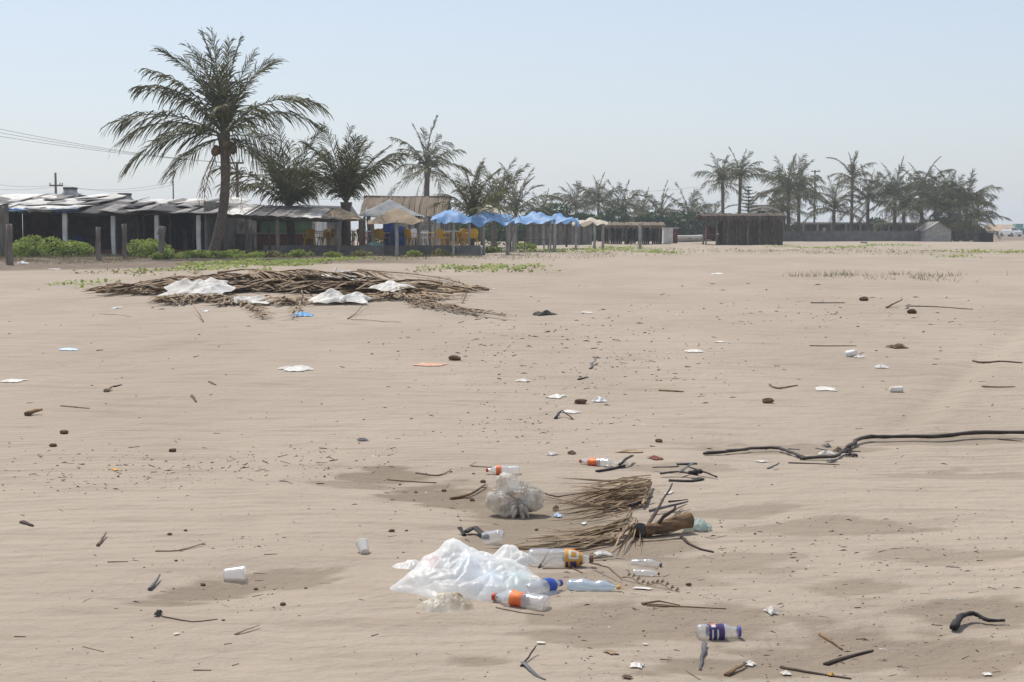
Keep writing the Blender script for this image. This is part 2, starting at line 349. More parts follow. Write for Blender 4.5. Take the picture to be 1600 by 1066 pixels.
# ------------------------------------------------------------------ palms
def frond_mesh(L, e0, droop, nleaf, ll, seed, w=.05, wind=.3, dead=False):
    """a coconut frond: midrib leaving the origin along +X at elevation e0 and bending down, two ragged rows of hanging leaflets"""
    r = random.Random(seed); b = MB(); pts = []; p = Vector((0, 0, 0)); n = 12; side_bend = r.uniform(-.45, .45); roll = r.uniform(-.6, .6); up_ = e0 > 1.1
    for i in range(n + 1):
        s = i / n; pts.append(p.copy()); e = e0 - droop * s ** r.uniform(1.2, 1.3); az = side_bend * s * s
        p = p + Vector((math.cos(e) * math.cos(az), math.cos(e) * math.sin(az), math.sin(e))) * (L / n)
    b.mi = 1; b.tube(pts, [.045 * (1 - .85 * i / n) * (L / 4) ** .5 for i in range(n + 1)], 4); b.mi = 0
    gap = [(r.uniform(.2, .95), r.choice([-1, 1])) for _ in range(4)]
    for k in range(nleaf):
        s = .10 + .90 * (k + r.random()) / nleaf; f = min(s * n, n - .01); i = int(f); q = pts[i].lerp(pts[i + 1], f - i)
        t = (pts[i + 1] - pts[i]).normalized(); sd = t.cross(Vector((0, 0, 1)))
        if sd.length < .05: sd = Vector((0, 1, 0))
        sd.normalize(); up = sd.cross(t); sd, up = sd * math.cos(roll) + up * math.sin(roll), up * math.cos(roll) - sd * math.sin(roll)
        for sg in (-1, 1):
            if r.random() < (.25 if dead else .06) or any(abs(s - gs) < .03 and sg == gg for gs, gg in gap): continue
            l = ll * min(1, .5 + (s - .1) * 3) * (1 - .5 * max(0, s - .6) / .4) * r.uniform(.6, 1.15)
            a = math.radians((34 if not up_ else 20) + 28 * (1 - s)) + r.gauss(0, .16); d = (sd * sg * math.sin(a) + t * math.cos(a) + up * (r.uniform(.05, .35) if not dead else -.2)).normalized()
            h = (.75 + .5 * r.random()) * (1 if not up_ else .4)
            m1 = q + d * l * .42 + Vector((wind * .12 * l, 0, -.10 * h * l)); m2 = m1 + d * l * .28 + Vector((wind * .2 * l, 0, -.24 * h * l)); m3 = m2 + d * l * .12 + Vector((wind * .2 * l, 0, -.26 * h * l))
            wv = t * w * .5 * (L / 4) ** .5 + up * w * .3 * r.uniform(-1, 1)
            b.add([q - wv * .6, q + wv * .6, m1 + wv, m1 - wv, m2 + wv * .7, m2 - wv * .7, m3], [(0, 1, 2, 3), (3, 2, 4, 5), (5, 4, 6)])
    return b.mesh('frond', ['dead_frond', 'dead_frond'] if dead else ['frond', 'rachis'])
# shared leaves: young upright ones first, old hanging ones last; three of each shape
FV = [[frond_mesh(4, math.radians(e + 4 * q - 4), math.radians(dr + 9 * q - 9), 58, 1.35 if e < 75 else 1.1, 50 + i * 3 + q, w=.055) for q in range(3)] for i, (e, dr) in enumerate(
    [(86, 18), (78, 28), (70, 42), (62, 52), (54, 62), (45, 68), (34, 66), (22, 62), (8, 60), (-12, 52), (-35, 40)])]
FVF = [[frond_mesh(4, math.radians(e + 4 * q - 4), math.radians(dr + 9 * q - 9), 44, 1.3 if e < 75 else 1.1, 150 + i * 3 + q, w=.075) for q in range(3)] for i, (e, dr) in enumerate(
    [(86, 18), (78, 28), (70, 42), (62, 52), (54, 62), (45, 68), (34, 66), (22, 62), (8, 60), (-12, 52), (-35, 40)])]
DEADF = frond_mesh(4, math.radians(-55), math.radians(35), 26, .6, 99, dead=True)
def trunk_mesh(top, r0, r1, bend, seed):
    r = random.Random(seed); n = 14; pts = []; rad = []
    for i in range(n + 1):
        s = i / n; pts.append(Vector((top.x * s + bend * math.sin(math.pi * s), top.y * s, -.15 + (top.z + .15) * s)))
        rad.append((r1 + (r0 - r1) * (1 - s) ** 1.6 + (.35 * r0 * max(0, .12 - s) / .12)) * r.uniform(.95, 1.06))
    rad[-1] *= 1.5; rad[-2] *= 1.25
    return MB().tube(pts, rad, 10).mesh('trunk', 'trunk', True)
def palm(label, bpx, d, cpx, cpy, L, n=18, seed=1, bend=0, r0=.22, r1=.14, lo=0, hi=10, group=None, nuts=0, fronds=None, dead=0):
    base = gx(bpx, d); top = at(cpx, cpy, d) - base; r = random.Random(seed)
    t = thing('palm_tree', label, 'palm tree', base, group=group)
    put('trunk', trunk_mesh(top, r0, r1, bend, seed), t)
    if fronds is None:
        fronds = []
        for k in range(n):
            v = lo + (hi - lo) * (k / (n - 1)) ** .85
            fronds.append((k * 137.5 + r.uniform(-22, 22), v + r.uniform(-.5, .9), r.uniform(.82, 1.1)))
    for az, v, sc in fronds:
        v = int(min(max(round(v), 0), len(FV) - 1))
        f = put('frond', r.choice((FV if d < 90 else FVF)[v]), t, top + Vector((0, 0, -.02 * v))); f.rotation_euler.z = math.radians(az); k = sc * L / 4; f.scale = (k, k, k)
    for k in range(dead):
        f = put('dead_frond', DEADF, t, top + Vector((0, 0, -.3))); f.rotation_euler.z = math.radians(r.uniform(150, 330)); k = L / 4 * .75; f.scale = (k, k, k)
    for k in range(nuts):
        a = r.uniform(0, 6.28); q = top + Vector((math.cos(a) * .38, math.sin(a) * .38, -.35 - r.random() * .45))
        bm = bmesh.new(); bmesh.ops.create_icosphere(bm, subdivisions=2, radius=.16)
        for v in bm.verts: v.co.z *= 1.25
        m = bpy.data.meshes.new('coconut'); bm.to_mesh(m); bm.free(); m.materials.append(M_['coconut']); put('coconut', m, t, q)
    return t
# the tall palm by the shacks: (azimuth, leaf shape 0..10, length factor)
palm('tall coconut palm with hanging nuts beside the fence posts', 330, 64.5, 349, 208, 4.2, seed=3, bend=.3, r0=.22, r1=.19, nuts=9, dead=4,
     fronds=[(178, 6, 1.12), (170, 8, 1.12), (188, 7, 1.05), (165, 4, 1.0), (185, 3, 1.0), (200, 4, .98), (150, 2, .98), (178, 2, 1.03), (120, 1, .95), (250, 0, 1.0),
             (300, 1, .95), (90, 1, 1.0), (10, 0, .95), (190, 0, 1.0), (175, 1, .95), (-20, 1, .85), (140, 1, .9), (20, 2, .92), (-12, 2, .9), (5, 5, 1.08), (-5, 6, .98), (-35, 9, .75), (10, 9, .7), (35, 8, .7), (205, 9, .72), (160, 9, .7), (75, 5, .9), (280, 5, .8), (95, 3, .9), (240, 7, .8), (310, 7, .75)])
palm('bushy young palm with arching leaves behind the long awning', 458, 73, 452, 322, 3.9, 25, 5, lo=0, hi=5.2, r0=.25, r1=.2)
palm('young palm with stiff upright leaves beside tan canopies', 541, 72, 541, 316, 3.5, 22, 8, lo=0, hi=3.4, r0=.26, r1=.2)
palm('slender palm with full round crown rising behind the thatched roof', 664, 125, 668, 262, 3.9, 19, 11, hi=9, dead=2, r0=.3, r1=.22)
palm('stubby dark palm standing between the blue tarps', 735, 72, 738, 338, 2.6, 18, 14, lo=0, hi=6, r0=.2, r1=.16)
palm('low palm with thin ragged leaves behind the cream canopy', 772, 100, 772, 326, 3.2, 13, 17, lo=0, hi=5)
palm('mid-sized palm left of the broad green tree', 806, 120, 806, 328, 3.6, 15, 19, lo=0, hi=7)
GB = 'hazy palms behind the beach huts'
for i, (px, cy, d, L) in enumerate([(900, 318, 175, 2.6), (935, 312, 185, 3.0), (972, 328, 170, 3.0), (1003, 338, 190, 2.8), (1032, 330, 180, 2.8), (1078, 332, 190, 3.1), (1112, 345, 195, 2.9), (848, 335, 180, 2.6)]):
    palm('hazy palm in the row behind the low thatched shelter', px, d, px, cy + 7, L * 1.35, 19, 30 + i, lo=0, hi=9, group=GB, r0=.2, r1=.15)
palm('slim palm, the left of the pair above the thatched hut', 1130, 150, 1129, 284, 3.0, 17, 41, hi=9, dead=2, r0=.2, r1=.14)
palm('slim palm, the taller of the pair above the thatched hut', 1154, 152, 1157, 277, 3.1, 16, 43, hi=8, dead=2, r0=.2, r1=.15)
palm('tall palm with open crown rising over the long low building', 1330, 172, 1332, 278, 3.5, 18, 45, hi=9, r0=.22, r1=.15)
GR = 'palms crowded round the low building'
for i, (px, cy, d, L, n) in enumerate([(1232, 290, 165, 3.6, 20), (1248, 300, 172, 3.2, 18), (1222, 325, 160, 3.0, 14), (1303, 320, 168, 2.9, 16), (1356, 305, 176, 3.0, 17), (1398, 300, 170, 3.4, 20), (1412, 322, 164, 3.0, 16),
                                       (1440, 298, 174, 3.5, 20), (1462, 315, 168, 3.0, 16), (1484, 308, 172, 3.3, 18), (1510, 312, 170, 3.3, 20), (1525, 338, 163, 2.9, 17), (1495, 340, 166, 2.6, 14)]):
    palm('bushy palm crowded together with others round the low building', px, d, px, cy + 8, L * 1.22, n + 3, 60 + i, hi=8.6, group=GR, dead=3, r0=.24, r1=.17)

# ------------------------------------------------------------------ leafy bushes, trees, creepers
def leaves(b, c, rad, n, size, r, shell=.5, flat=0):
    for _ in range(n):
        while True:
            v = Vector((r.uniform(-1, 1), r.uniform(-1, 1), r.uniform(-1, 1)))
            if v.length < 1: break
        q = v.length; v = v / max(q, .01) * (q ** shell)
        p = Vector(c) + Vector((v.x * rad[0], v.y * rad[1], v.z * rad[2]))
        u = Vector((r.gauss(0, 1), r.gauss(0, 1), r.gauss(0, 1) * (1 - flat))).normalized(); w = u.cross(Vector((r.gauss(0, 1), r.gauss(0, 1), 1 + 2 * flat))).normalized()
        s = size * r.uniform(.6, 1.3)
        b.add([p - u * s * .5, p + w * s * .3, p + u * s * .5, p - w * s * .3], [(0, 1, 2, 3)])
def bush(label, px, d, w, h, dep, mat, n=1600, size=.12, seed=1, name='shrub', cat='shrub', group=None, lumps=7):
    r = random.Random(seed); t = thing(name, label, cat, gx(px, d), group=group); b = MB(); st = MB()
    for k in range(lumps):
        x = r.uniform(-.4, .4) * w; y = r.uniform(-.35, .35) * dep; hh = h * (1 - (abs(x) / (w * .62)) ** 2) * r.uniform(.7, 1)
        leaves(b, (x, y, hh * .5), (w * r.uniform(.16, .24), dep * .25, hh * .5), n // lumps, size, r, .45)
        st.tube([(x * .3, y * .3, -.1), (x * .7, y * .7, hh * .3), (x, y, hh * .75)], [.03, .022, .01], 5)
    st.build('stem', 'trunk', t); b.build('foliage', mat, t); return t
bush('bright green low shrub growing before the white-roofed shack', 72, 66, 3.5, 1.15, 2.0, 'leaf', 3600, .13, 1)
bush('bright green low shrub between fence posts by the grey-roofed shack', 212, 66, 2.9, .95, 1.6, 'leaf', 2800, .13, 2)
bush('flat green shrub at the foot of the tall palm', 322, 64, 2.8, .36, 1.2, 'leaf', 1800, .12, 3)
bush('low green shrub spreading right of the tall palm', 372, 66, 2.2, .4, 1.2, 'leaf', 1300, .12, 31)
bush('low green shrub before the forked leaning post', 268, 63, 1.6, .32, .9, 'leaf', 800, .12, 32)
bush('small green shrub at the foot of the plank fence', 20, 68, 1.0, .5, .8, 'leaf', 500, .12, 4)
bush('small green shrub beside the rough table', 818, 88, 1.5, .5, .8, 'leaf', 700, .12, 5)
bush('small green weed clump before the terrace wall', 520, 66, .8, .3, .5, 'leaf', 400, .09, 6)
for i, (px, d, w, h, lab) in enumerate([(425, 66.5, 1.1, .35, 'low green tuft before the awning post'), (470, 67, 1.3, .4, 'low green tuft before the terrace corner'), (565, 67, 1.0, .3, 'low green tuft below the terrace wall near the tan canopy'), (648, 67, 1.2, .32, 'low green tuft below the terrace wall near the pale post'), (690, 68, 1.0, .4, 'low green tuft beside the stout tarp post'), (768, 78, 1.3, .4, 'low green tuft under the cream canopy')]):
    bush(lab, px, d, w, h, .7, 'leaf' if i % 2 else 'leaf_dry', 500, .11, 60 + i)
bush('bare grey brushy bush showing over the shack roof', 298, 95, 3.4, 3.6, 1.5, 'grass_dry', 1500, .25, 7)
bush('scraggy bush showing over the awning roof', 420, 110, 3, 3.2, 1.5, 'grass_dry', 700, .22, 8)
bush('dim bush behind the terrace posts', 500, 100, 4, 2.2, 2, 'leaf_dark', 1500, .2, 9)
bush('dim bush behind the blue drum', 640, 104, 4.5, 2.2, 2, 'leaf_dark', 1500, .2, 10)
bush('dim bush behind the palm trunk by the blue tarps', 740, 112, 5, 2.4, 2, 'leaf_dark', 1500, .22, 11)
def broad_tree(label, px, d, w, h, seed, mat='leaf_dark', n=6000):
    r = random.Random(seed); t = thing('broadleaf_tree', label, 'tree', gx(px, d)); b = MB(); k = MB()
    k.tube([(0, 0, -.2), (.1, 0, h * .3), (0, 0, h * .6)], [.25, .2, .12], 8)
    for i in range(12):
        a = r.uniform(0, 6.28); q = r.uniform(.15, .42); x = math.cos(a) * q * w; y = math.sin(a) * q * w * .6; z = h * (r.uniform(.35, .78) - .25 * q)
        k.tube([(0, 0, h * .3), (x * .5, y * .5, z * .8), (x, y, z)], [.1, .06, .03], 5)
        leaves(b, (x, y, z), (w * .19, w * .15, h * .2), n // 12, .3, r, .4)
    k.build('trunk', 'trunk', t); b.build('crown', mat, t)
broad_tree('broad dark green tree behind the second pair of blue tarps', 885, 140, 8.5, 3.9, 3)
for i, (px, d, w, h) in enumerate([(1040, 200, 9, 3.2), (1085, 205, 8, 3.0), (985, 200, 10, 3.2), (1215, 178, 6, 2.6), (1290, 182, 8, 2.7), (1380, 184, 8, 3.0), (1450, 183, 8, 3.2), (1510, 180, 6, 2.4), (955, 165, 9, 3.6), (1015, 168, 10, 3.4), (1060, 170, 9, 3.6), (1100, 172, 8, 3.4), (700, 150, 7, 2.8), (780, 152, 7, 3.2)]):
    bush('hazy scrub bush in the belt below the far palms', px, d, w, h, 3, 'leaf_dark', 3000, .5, 20 + i, group='scrub below the far palms')
# tiered conifer
t = thing('conifer_tree', 'dark tiered conifer beside the pair of slim palms', 'tree', gx(1169, 150)); tp = zrow(293, 150) - t.location.z
MB().tube([(0, 0, -.2), (0, 0, tp)], [.14, .02], 7).build('trunk', 'trunk', t)
b = MB(); r = random.Random(4)
for k in range(13):
    z = tp * (.25 + .74 * k / 12); w = 1.55 * (1 - k / 13.5) + .12
    for j in range(9):
        a = j * .7 + k; e = Vector((math.cos(a) * w, math.sin(a) * w, .18 * w)); 
        for q in range(14):
            p = Vector((0, 0, z)) + e * (q + 1) / 14; u = Vector((r.gauss(0, 1), r.gauss(0, 1), .5)).normalized() * .16
            b.add([p, p + u, p + u * .5 + Vector((.04, .04, .03))], [(0, 1, 2)])
        b.tube([(0, 0, z), Vector((0, 0, z)) + e], [.03, .01], 3)
b.build('crown', 'leaf_dark', t)
# creeping beach plants and dry grass: nobody could count the leaves
def creeper(name, label, patches, mat, size, seed, blade=False):
    r = random.Random(seed); b = MB()
    for px, py, hw, hd, n in patches:
        c = gp(px, py)
        for _ in range(n):
            a = r.uniform(0, 6.28); q = math.sqrt(r.random()) * (1 + .35 * math.sin(a * 3 + px)); x = c.x + math.cos(a) * q * hw; y = c.y + math.sin(a) * q * hd
            if vs_(x * 1.6 + seed, y * 1.2, 12) < .42: continue
            z = g(x, y)
            if blade:
                h = size * r.uniform(.3, 1.2); u = Vector((r.gauss(0, 1), r.gauss(0, 1), 0)).normalized() * .009; ln = Vector((r.gauss(0, .7) * h, r.gauss(0, .7) * h, h))
                b.add([Vector((x, y, z - .01)) - u, Vector((x, y, z - .01)) + u, Vector((x, y, z)) + ln], [(0, 1, 2)])
            else:
                p = Vector((x, y, z + r.uniform(0, .09))); s = size * r.uniform(.6, 1.3); u = Vector((r.gauss(0, 1), r.gauss(0, 1), r.gauss(0, .35))).normalized(); w = u.cross(Vector((r.gauss(0, .4), r.gauss(0, .4), 1))).normalized()
                b.add([p - u * s * .5, p + w * s * .45, p + u * s * .5, p - w * s * .45], [(0, 1, 2, 3)])
    o = b.build(name, mat); o['kind'] = 'stuff'; o['label'] = label; o['category'] = 'ground cover'
creeper('beach_creeper', 'green creeping beach plants spread over the sand ridge', [(400, 412, 2.2, 3, 1500), (470, 410, 1.6, 2.5, 900), (330, 420, 1.8, 2.5, 500), (540, 405, 1, 3, 400), (760, 420, 1.8, 3, 600), (840, 392, 4, 5, 900), (905, 391, 2.6, 4, 700),
    (1030, 395, 1.4, 4, 500), (1000, 390, 1.6, 4, 400), (955, 388, 2, 4, 400), (1265, 388, 1.6, 4, 300), (1325, 387, 1.4, 4, 250), (1392, 384, 2, 5, 500), (1540, 393, 2.2, 6, 500), (1585, 395, 1.2, 4, 200), (1480, 401, .6, 2, 90), (1508, 402, .5, 2, 70), (125, 445, .7, 1.4, 120), (1215, 385, 1.2, 4, 150), (700, 398, 2, 4, 300)], 'leaf', .12, 1)
creeper('dry_creeper', 'yellowing creepers mixed among the beach plants', [(420, 414, 2.6, 3, 700), (250, 425, 2, 3, 350), (600, 405, 2, 4, 260), (770, 422, 2.2, 3, 450), (880, 395, 5, 6, 600), (1100, 392, 5, 6, 350), (1330, 392, 7, 9, 700), (1560, 395, 3, 6, 260)], 'leaf_dry', .1, 2)
creeper('dry_grass', 'thin dry grass on the yard earth and dune', [(80, 405, 5, 6, 5200), (260, 402, 4, 5, 2600), (450, 402, 4, 4, 1500), (620, 402, 4, 3, 1100), (760, 402, 3, 4, 700), (1390, 431, 2.4, 1.6, 420), (1270, 432, .9, .5, 90), (1450, 437, 1.2, 1.4, 130), (900, 400, 4, 8, 700), (1300, 395, 7, 10, 1300)], 'grass_dry', .16, 3, True)

# ------------------------------------------------------------------ shacks at the left
def sheets(t, x0, x1, y0, y1, z0, z1, nx, ny, mats, r, name='roof_sheet', over=.25, wav=.06):
    """lapped roofing sheets on a pitch rising from y0 to y1, each bent and lying unevenly"""
    for i in range(nx):
        for j in range(ny):
            a = x0 + (x1 - x0) * i / nx - r.uniform(0, over); b_ = x0 + (x1 - x0) * (i + 1) / nx + r.uniform(0, over)
            c = y0 + (y1 - y0) * j / ny - r.uniform(0, over) * (1 if j else .9); e = y0 + (y1 - y0) * (j + 1) / ny + r.uniform(0, over)
            P = []; th = r.uniform(0, 6); lift = r.uniform(.005, .07); k1, k2 = r.uniform(-wav, wav), r.uniform(-wav, wav)
            for u in range(5):
                row = []
                for v in range(9):
                    x = a + (b_ - a) * v / 8; y = c + (e - c) * u / 4 + .08 * math.sin(v * 1.7 + th); s = (y - y0) / (y1 - y0)
                    row.append((x, y, z0 + (z1 - z0) * s + lift + j * .012 + k1 * math.sin(v * .8 + th) + k2 * math.cos(u * 1.1 + th) * .7))
                P.append(row)
            q = MB().grid(P).build(name, r.choice(mats), t, True); md = q.modifiers.new('thick', 'SOLIDIFY'); md.thickness = .018
def pole(t, p, h, rad, mat, name='post', lean=(0, 0), seed=0, n=7):
    r = random.Random(seed); k = 5
    pts = [Vector(p) + Vector((lean[0] * s / k + r.uniform(-.02, .02), lean[1] * s / k, -.25 + (h + .25) * s / k)) for s in range(k + 1)]
    return MB().tube(pts, [rad * r.uniform(.9, 1.1) for _ in pts], n).build(name, mat, t, n > 5)
def local(px, d, o): p = gx(px, d); return p - o
r = random.Random(21)
o0 = gx(60, 72); gz = o0.z
sA = thing('beach_shack', 'open beach shack with patched white roof sheets and blue-edged awning', 'shack', o0)
X0 = gx(-30, 70).x - o0.x; X1 = gx(135, 70).x - o0.x
sheets(sA, X0, X1, -4, 4.5, zrow(329, 68) - gz, zrow(306, 76.5) - gz, 4, 3, ['roof_white', 'roof_white', 'roof_white', 'roof_grey'], r, wav=.09, over=.8)
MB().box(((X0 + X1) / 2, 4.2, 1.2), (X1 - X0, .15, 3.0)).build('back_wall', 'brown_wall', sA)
MB().box((X0 - .1, .5, 1.2), (.12, 7.4, 2.4)).build('side_wall', 'grey_wall', sA)
MB().box(((X0 + X1) / 2, 0, -.06), (X1 - X0, 8, .25)).build('floor_slab', 'grey_wall', sA)
MB().box((local(47, 74, o0).x, 3.6, 1.1), (.9, .08, 2.1)).build('door', 'door_red', sA)
for px in (8, 103): pole(sA, local(px, 68, o0), zrow(328, 68) - gz, .13 if px > 50 else .09, 'whitewash' if px > 50 else 'weathered_wood', 'pillar', n=4 if px > 50 else 7)
MB().tube([(X0, -3.9, zrow(330, 68) - gz - .05), (X1, -3.9, zrow(330, 68) - gz - .05)], .06, 6).build('eave_beam', 'dark_wood', sA)
for k in range(9):                                       # rolled plastic along the eave
    x = X0 + (X1 - X0) * (k + .2) / 9; z = zrow(328, 68) - gz
    pts = [(x + u * .14, -4.15 - .05 * math.sin(u * 2 + k), z + .04 * math.sin(u * 1.3 + k * 2)) for u in range(6)]
    MB().tube(pts, [.03, .09, .1, .08, .1, .04], 8).build('eave_tarp', ['blue_tarp', 'roof_white', 'grey_cloth', 'blue_tarp'][k % 4] if k > 1 else 'grey_cloth', sA, True)
for k, px in enumerate((0, 4, 9, 13)): MB().box(local(px, 67.4, o0) + Vector((0, 0, 1.1)), (.12, .03, 2.5)).build('plank', 'weathered_wood', sA)
o0 = gx(235, 72); gz = o0.z
sB = thing('beach_shack', 'long dim open shack with sagging grey patched roof on pale pillars', 'shack', o0)
X0 = gx(137, 70).x - o0.x; X1 = gx(335, 70).x - o0.x
sheets(sB, X0, X1, -4, 4.5, zrow(332, 68) - gz, zrow(313, 76.5) - gz, 5, 3, ['roof_grey', 'roof_tar', 'roof_tar', 'roof_grey', 'roof_white', 'roof_grey', 'tan_roof'], r, wav=.09, over=.8)
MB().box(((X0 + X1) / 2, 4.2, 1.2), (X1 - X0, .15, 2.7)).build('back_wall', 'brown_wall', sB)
MB().box((X0 + .6, 2.5, 1.1), (1.2, .12, 2.2)).build('partition_wall', 'grey_wall', sB)
MB().box((X1 - .1, .3, 1.2), (.12, 7.4, 2.4)).build('side_wall', 'grey_wall', sB)
MB().box(((X0 + X1) / 2, 0, -.06), (X1 - X0, 8, .25)).build('floor_slab', 'grey_wall', sB)
MB().box(((X0 + X1) / 2, -3.2, .12), (X1 - X0, .25, .3)).build('front_kerb', 'red_wall', sB)
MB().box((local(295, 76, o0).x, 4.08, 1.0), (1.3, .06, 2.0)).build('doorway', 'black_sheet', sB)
MB().tube([(X0, -3.9, zrow(334, 68) - gz - .05), (X1, -3.9, zrow(331, 68) - gz - .05)], .07, 6).build('eave_beam', 'dark_wood', sB)
for px in (178, 246, 311): pole(sB, local(px, 68.2, o0), zrow(334, 68) - gz, .12, 'whitewash', 'pillar', n=4)
for px in (217, 226, 267, 303): pole(sB, local(px, 71, o0), zrow(330, 71) - gz, .06, 'weathered_wood', 'post', seed=px)
for px, py, d, nm in ((110, 304, 76, 'white-roofed'), (195, 313, 77, 'grey-roofed')):
    q = thing('roof_tub', 'dented metal tub upturned on the roof of the %s shack' % nm, 'tub', at(px, py, d) + Vector((0, 0, -.1)))
    MB().lathe([(-.1, .46), (.12, .44), (.22, .34), (.4, .33), (.42, .02)], 16, Matrix.Rotation(-math.pi / 2, 4, 'Y')).build('bowl', 'steel', q, True)
    MB().lathe([(.36, .35), (.44, .36), (.45, .3)], 16, Matrix.Rotation(-math.pi / 2, 4, 'Y')).build('rim', 'roof_tar', q, True)
    MB().tube([(-.9, .1, -.05), (-.2, 0, .03), (.5, .05, .02), (1.1, .1, -.06)], [.08, .14, .15, .05], 7, .6).build('folded_tarp', 'roof_tar', q, True)

# whitewashed kiosk with the long awning in front
o0 = gx(415, 76); gz = o0.z
kk = thing('painted_kiosk', 'stained whitewashed kiosk wall with green and brick-red panels', 'kiosk', o0)
xa, xb, xc, xd = [local(p, 75, o0).x for p in (336, 396, 402, 486)]
ztop = zrow(333, 75) - gz
MB().box(((xa + xb) / 2, 0, ztop / 2), (xb - xa, .18, ztop + .2)).build('white_wall', 'white_wall', kk)
MB().box(((xb + xd) / 2, .02, zrow(366, 75) / 2 - gz / 2), (xd - xb, .16, zrow(366, 75) - gz)).build('red_wall', 'red_wall', kk)
MB().box(((xb + xd) / 2, -.02, zrow(365, 75) - gz), (xd - xb, .26, .07)).build('ledge', 'concrete', kk)
MB().box(((xc + xd) / 2, .1, (zrow(365, 75) + zrow(345, 75)) / 2 - gz), (xd - xc, .06, zrow(345, 75) - zrow(364, 75))).build('green_board', 'green_paint', kk)
MB().box(((xb + xd) / 2, .4, zrow(341, 75) - gz), (xd - xb + .4, 1.2, .2)).build('lintel', 'dark_wood', kk)
MB().box((local(372, 75, o0).x, -.35, .45), (1.3, .5, 1.1)).build('counter', 'grey_wall', kk)
MB().box(((xa + xd) / 2, 3, ztop + .12), (xd - xa + .6, 6.2, .12)).build('roof', 'roof_grey', kk)
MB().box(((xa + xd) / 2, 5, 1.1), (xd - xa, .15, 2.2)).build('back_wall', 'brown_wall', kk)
MB().box((xd, 2.5, 1.1), (.15, 5, 2.2)).build('side_wall', 'white_wall', kk)
o0 = gx(440, 70); gz = o0.z
aw = thing('awning_shelter', 'long sloping sheet awning on crooked wooden posts', 'awning', o0)
X0, X1 = local(338, 70, o0).x, local(536, 70, o0).x
for k in range(7):
    a = X0 + (X1 - X0) * k / 7 - .12; b_ = X0 + (X1 - X0) * (k + 1) / 7 + .1
    za = zrow(333 + 9 * k / 7, 68.5) - gz; zb = zrow(333 + 9 * (k + 1) / 7, 68.5) - gz
    P = [[(a + (b_ - a) * v / 6, y, za + (zb - za) * v / 6 + (y + 1.5) * .11 + .03 * math.sin(v * 2 + k) + .012 * (k % 2)) for v in range(7)] for y in (-1.6, 0, 1.5, 3)]
    q = MB().grid(P).build('roof_sheet', ['roof_grey', 'roof_white', 'roof_tar', 'roof_grey'][k % 4], aw); q.modifiers.new('thick', 'SOLIDIFY').thickness = .02
MB().tube([(X0, -1.45, zrow(336, 68.5) - gz - .02), (X1, -1.45, zrow(345.5, 68.5) - gz)], .075, 6).build('front_beam', 'dark_wood', aw)
for px, rad, m in ((347, .06, 'dark_wood'), (386, .08, 'weathered_wood'), (421, .05, 'dark_wood'), (434, .1, 'weathered_wood'), (528, .13, 'weathered_wood')):
    pole(aw, local(px, 68.6, o0), zrow(335 + 9 * (px - 338) / 198, 68.6) - gz - .05, rad, m, 'post', seed=px)
MB().tube([local(335, 68.3, o0) + Vector((0, 0, .25)), local(520, 68.3, o0) + Vector((0, 0, .28))], .035, 5).build('rail', 'weathered_wood', aw)

# fence posts, each set on its own in the yard
FP = 'rough fence posts in the yard'
for i, (px, top, py, rad, ln, lab) in enumerate([(15, 350, 414, .12, .02, 'dark rough fence post before the plank fence'), (154, 355, 407, .1, 0, 'rough grey fence post before the white-roofed shack'), (195, 350, 405, .1, 0, 'tall grey fence post rising from the shrub'),
        (248, 354, 405, .13, .22, 'forked fence post leaning over beside the shrub'), (258, 362, 398, .09, -.05, 'short weathered stump behind the leaning forked post'), (290, 359, 399, .11, 0, 'flat-topped fence post between the leaning post and the palm'), (314, 345, 399, .2, .03, 'thick grey fence post close by the tall palm trunk'),
        (391, 352, 402, .08, .03, 'thin crooked fence post before the whitewashed wall')]):
    p = gp(px, py); h = zrow(top, p.y) - p.z; r2 = random.Random(i)
    b = MB(); n = 7; b.tube([p * 0 + Vector((ln * s / n + r2.uniform(-.02, .02), 0, -.3 + (h + .3) * s / n)) for s in range(n + 1)], [rad * r2.uniform(.85, 1.12) * (1.1 - .2 * s / n) for s in range(n + 1)], 8)
    if i == 3: b.tube([(.02, 0, h * .75), (-.12 + ln, .03, h * 1.02)], [.07, .05], 6)
    tag(b.build('fence_post', 'weathered_wood', None, True, p), lab, 'post', FP)

# ------------------------------------------------------------------ terrace with canopies, chairs and thatched hall
o0 = gx(590, 72); gz = o0.z
tw = thing('terrace', 'raised dining terrace with low dark concrete front wall', 'terrace', o0)
X0, X1 = local(412, 69, o0).x, local(752, 70, o0).x; hw = zrow(383.5, 69) - gz
nb = 9
for k in range(nb):
    a = X0 + (X1 - X0) * k / nb
    MB().box((a + (X1 - X0) / nb / 2, -3 + .02 * (k % 2), hw / 2 - .1), ((X1 - X0) / nb - .015, .2, hw + .2)).build('wall_panel', 'dark_block' if k % 4 else 'grey_wall', tw)
MB().box(((X0 + X1) / 2, 1.6, hw / 2 - .12), (X1 - X0 - .1, 9, hw)).build('floor_slab', 'concrete', tw)
TZ = gz + hw - .12 + hw / 2 - hw / 2
TZ = gz + hw - .12
r = random.Random(31)
o0 = gx(630, 84)
hl = thing('thatched_hall', 'open hall with weathered palm-thatch roof behind the terrace', 'hall', o0); gz = o0.z
X0, X1 = local(566, 82, o0).x, local(700, 82, o0).x; ze, zr = zrow(336, 80.5) - gz, zrow(309, 84) - gz
nn = 34
